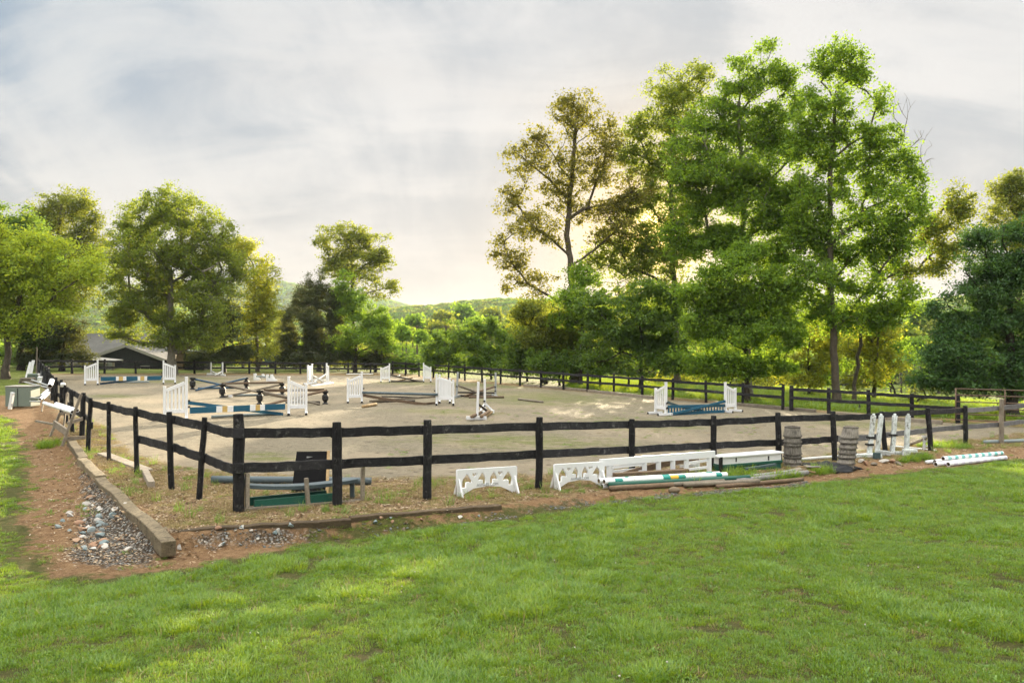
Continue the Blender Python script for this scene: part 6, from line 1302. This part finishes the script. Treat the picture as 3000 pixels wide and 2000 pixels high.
# background things beyond the far fence
def bg(name, label, cat, px, py, Y, sx, sy, sz, m, parts=()):
    c = pt(px, py, Y); z = H(c.x, Y); t = Thing(name, label, cat, V((c.x, Y, z))); mb = MB()
    return t, V((c.x, Y, z))
t, c = bg('wooden_hut', 'low brown hut with an orange brown side, right of the maple trunk', 'hut', 545, 1080, 66, 0, 0, 0, '')
mb = MB(); mb.box(c+V((-.5, 0, .75)), (1.2, 1.6, 1.5)); t.part('side', mb, M['brown_pole'], bevel=.01); mb = MB(); mb.box(c+V((.9, .2, .7)), (1.6, 1.5, 1.4)); t.part('front', mb, M['siding'], bevel=.01); mb = MB(); mb.box(c+V((.3, 0, 1.58)), (3.3, 2.0, .1), Matrix.Rotation(.08, 3, 'Y')); t.part('roof', mb, M['green_grey'])
t, c = bg('picnic_bench', 'dark wooden bench beyond the far fence, under the sunlit tree', 'bench', 735, 1085, 72, 0, 0, 0, '')
mb = MB(); mb.box(c+V((0, 0, .46)), (1.8, .45, .06)); t.part('seat', mb, M['brown_pole']); mb = MB(); mb.box(c+V((0, .25, .75)), (1.8, .05, .35)); t.part('backrest', mb, M['brown_pole'])
for s in (-.75, .75): mb = MB(); mb.box(c+V((s, .05, .22)), (.08, .45, .44)); t.part('leg', mb, M['dark_pole'])
t, c = bg('covered_trailer', 'low trailer under a dull green cover, beyond the far fence', 'trailer', 820, 1080, 74, 0, 0, 0, '')
mb = MB(); mb.prism([(-1.6, .5), (1.6, .5), (1.5, .95), (.9, 1.25), (-.9, 1.25), (-1.5, .95)], c, (1, 0, 0), (0, 0, 1), 1.5); t.part('cover', mb, M['green_grey'], bevel=.05); mb = MB(); mb.box(c+V((0, 0, .42)), (3.2, 1.5, .14)); t.part('bed', mb, M['dark_pole'])
for s in (-.5, .5):
    mb = MB(); mb.tube([c+V((s, -.78, .28)), c+V((s, -.62, .28))], .28, 14); t.part('wheel', mb, M['black'])
for px, l in ((1222, 'wooden utility pole far across the valley, left one'), (1306, 'wooden utility pole far across the valley, right one')):
    c = pt(px, 1000, 118); z = H(c.x, 118); t = Thing('utility_pole', l, 'utility pole', V((c.x, 118, z))); mb = MB(); mb.tube([V((c.x, 118, z-.3)), pt(px, 952, 118)], .14, 8); t.part('pole', mb, M['bark_mid']); mb = MB(); mb.beam(pt(px-12, 957, 117.9), pt(px+12, 957, 117.9), .1, .12); t.part('crossarm', mb, M['bark_mid'])
# ================================================================ LIGHT, SKY, AIR, CAMERA
w = bpy.data.worlds.new('World'); scene.world = w; w.use_nodes = True
nt = NT(w); bg = nt.n['Background']
tc = nt.new('ShaderNodeTexCoord'); d = tc.outputs['Generated']
sky = nt.new('ShaderNodeTexSky', sky_type='NISHITA'); sky.sun_disc = False; sky.sun_elevation = SUN_EL; sky.sun_rotation = SUN_AZ
sky.air_density = 1.0; sky.dust_density = 1.5; sky.ozone_density = 1.0
sp = nt.new('ShaderNodeSeparateXYZ'); nt.link(d, sp.inputs[0]); z = sp.outputs[2]
zc = nt.math('ADD', nt.math('MAXIMUM', z, 0.0), .34)
cb = nt.new('ShaderNodeCombineXYZ'); nt.link(nt.math('DIVIDE', sp.outputs[0], zc), cb.inputs[0]); nt.link(nt.math('DIVIDE', sp.outputs[1], zc), cb.inputs[1])
pv = nt.mapping(cb.outputs[0], (1.0, .62, 1), (0, 0, math.radians(-28)))
c1 = nt.noise(pv, 1.5, 8, .6, .8); c2 = nt.noise(nt.mapping(cb.outputs[0], (.8, 1.9, 1), (0, 0, math.radians(24))), 2.3, 7, .62, .6)
cl = nt.math('ADD', nt.math('MULTIPLY', c1, .6), nt.math('MULTIPLY', c2, .4))
dot = nt.new('ShaderNodeVectorMath', operation='DOT_PRODUCT'); nt.link(d, dot.inputs[0]); dot.inputs[1].default_value = tuple(SUN)
ds = nt.math('MAXIMUM', dot.outputs['Value'], 0.0)
glow = nt.math('POWER', ds, 9.0); glow2 = nt.math('POWER', ds, 170.0); glow3 = nt.math('POWER', ds, 2600.0)
# cloud sheet: blue grey where thin and far from the sun, warm white near it
base = nt.mix(nt.smooth(cl, .385, .56), (.52, .575, .64), (.95, .935, .92))
base = nt.mix(nt.math('MULTIPLY', glow, .35), base, (1.0, .985, .99))
base = nt.mix(nt.math('MULTIPLY', nt.smooth(nt.noise(nt.mapping(cb.outputs[0], (.35, 1.5, 1), (0, 0, math.radians(4))), .9, 5, .55, .3), .5, .7), .45), base, (.70, .655, .635))
away = nt.smooth(ds, .97, .74); high = nt.smooth(z, .06, .30)
base = nt.mix(nt.math('MULTIPLY', nt.math('MULTIPLY', away, high), .8), base, nt.mix(nt.smooth(cl, .40, .58), (.32, .45, .61), (.72, .765, .81)))
# warm band low over the hills
low = nt.math('POWER', nt.math('SUBTRACT', 1.0, nt.math('MINIMUM', nt.math('MAXIMUM', z, 0.0), 1.0)), 9.0)
base = nt.mix(low, base, (.84, .63, .50))
base = nt.mix(nt.math('MULTIPLY', nt.math('POWER', ds, 110.0), .75), base, (.98, .76, .46))
warm = nt.mix(glow2, (0, 0, 0), (.55, .32, .10)); base = nt.mix(1.0, base, warm, 'ADD')
hot = nt.mix(glow3, (0, 0, 0), (8.0, 4.4, 1.5)); base = nt.mix(1.0, base, hot, 'ADD')
base = nt.mix(nt.smooth(z, .42, .68), base, (.93, .90, .82))  # unseen overhead sky warmed to tint the ambient light
# overcast is brightest overhead; boosted further above the view to light the ground
up = nt.math('ADD', 1.0, nt.math('MULTIPLY', nt.smooth(z, .39, .85), ZEN_BOOST))
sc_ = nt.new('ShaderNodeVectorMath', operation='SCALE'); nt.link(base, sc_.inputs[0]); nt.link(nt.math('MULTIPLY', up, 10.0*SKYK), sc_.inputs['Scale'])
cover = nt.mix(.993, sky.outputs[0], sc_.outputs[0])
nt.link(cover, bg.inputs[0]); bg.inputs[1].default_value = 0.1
sl = bpy.data.lights.new('sun', 'SUN'); sl.energy = 4.2; sl.angle = math.radians(.6); sl.color = (1.0, .83, .57)
so = link(bpy.data.objects.new('sun', sl)); so.rotation_euler = (-SUN).to_track_quat('-Z', 'Y').to_euler(); so.location = SUN*200
if HAZE:
    mb = MB(); mb.box((0, 1400, 66), (7600, 4200, 206)); hz = bpy.data.materials.new('haze'); hz.use_nodes = True; h = NT(hz)
    h.n.remove(h.n['Principled BSDF']); pvn = h.new('ShaderNodeVolumePrincipled'); pvn.inputs['Density'].default_value = HAZE; pvn.inputs['Color'].default_value = (.82, .93, 1.0, 1); pvn.inputs['Anisotropy'].default_value = -.15
    h.link(pvn.outputs[0], h.n['Material Output'].inputs['Volume'])
    single('haze', mb, hz, 'thin evening haze over the valley', 'haze', kind='stuff', loc=V((0, 0, 0)))
cam = bpy.data.cameras.new('camera'); cam.sensor_width = 36; cam.lens = F/3000*36; cam.clip_end = 20000; cam.clip_start = .05
co = link(bpy.data.objects.new('camera', cam)); co.location = (0, 0, CAMZ); co.rotation_euler = (math.pi/2, 0, 0); scene.camera = co
vs = scene.view_settings; vs.view_transform = 'Standard'; vs.look = 'None'; vs.gamma = 1; vs.use_curve_mapping = False; vs.exposure = EXPO
cy = scene.cycles; cy.use_denoising = DENOISE; cy.denoising_prefilter = 'FAST'; cy.use_adaptive_sampling = False; cy.max_bounces = 8; cy.diffuse_bounces = 4; cy.transmission_bounces = 6; cy.volume_bounces = 0; cy.transparent_max_bounces = 8; cy.sample_clamp_indirect = 6
scene.render.film_transparent = False
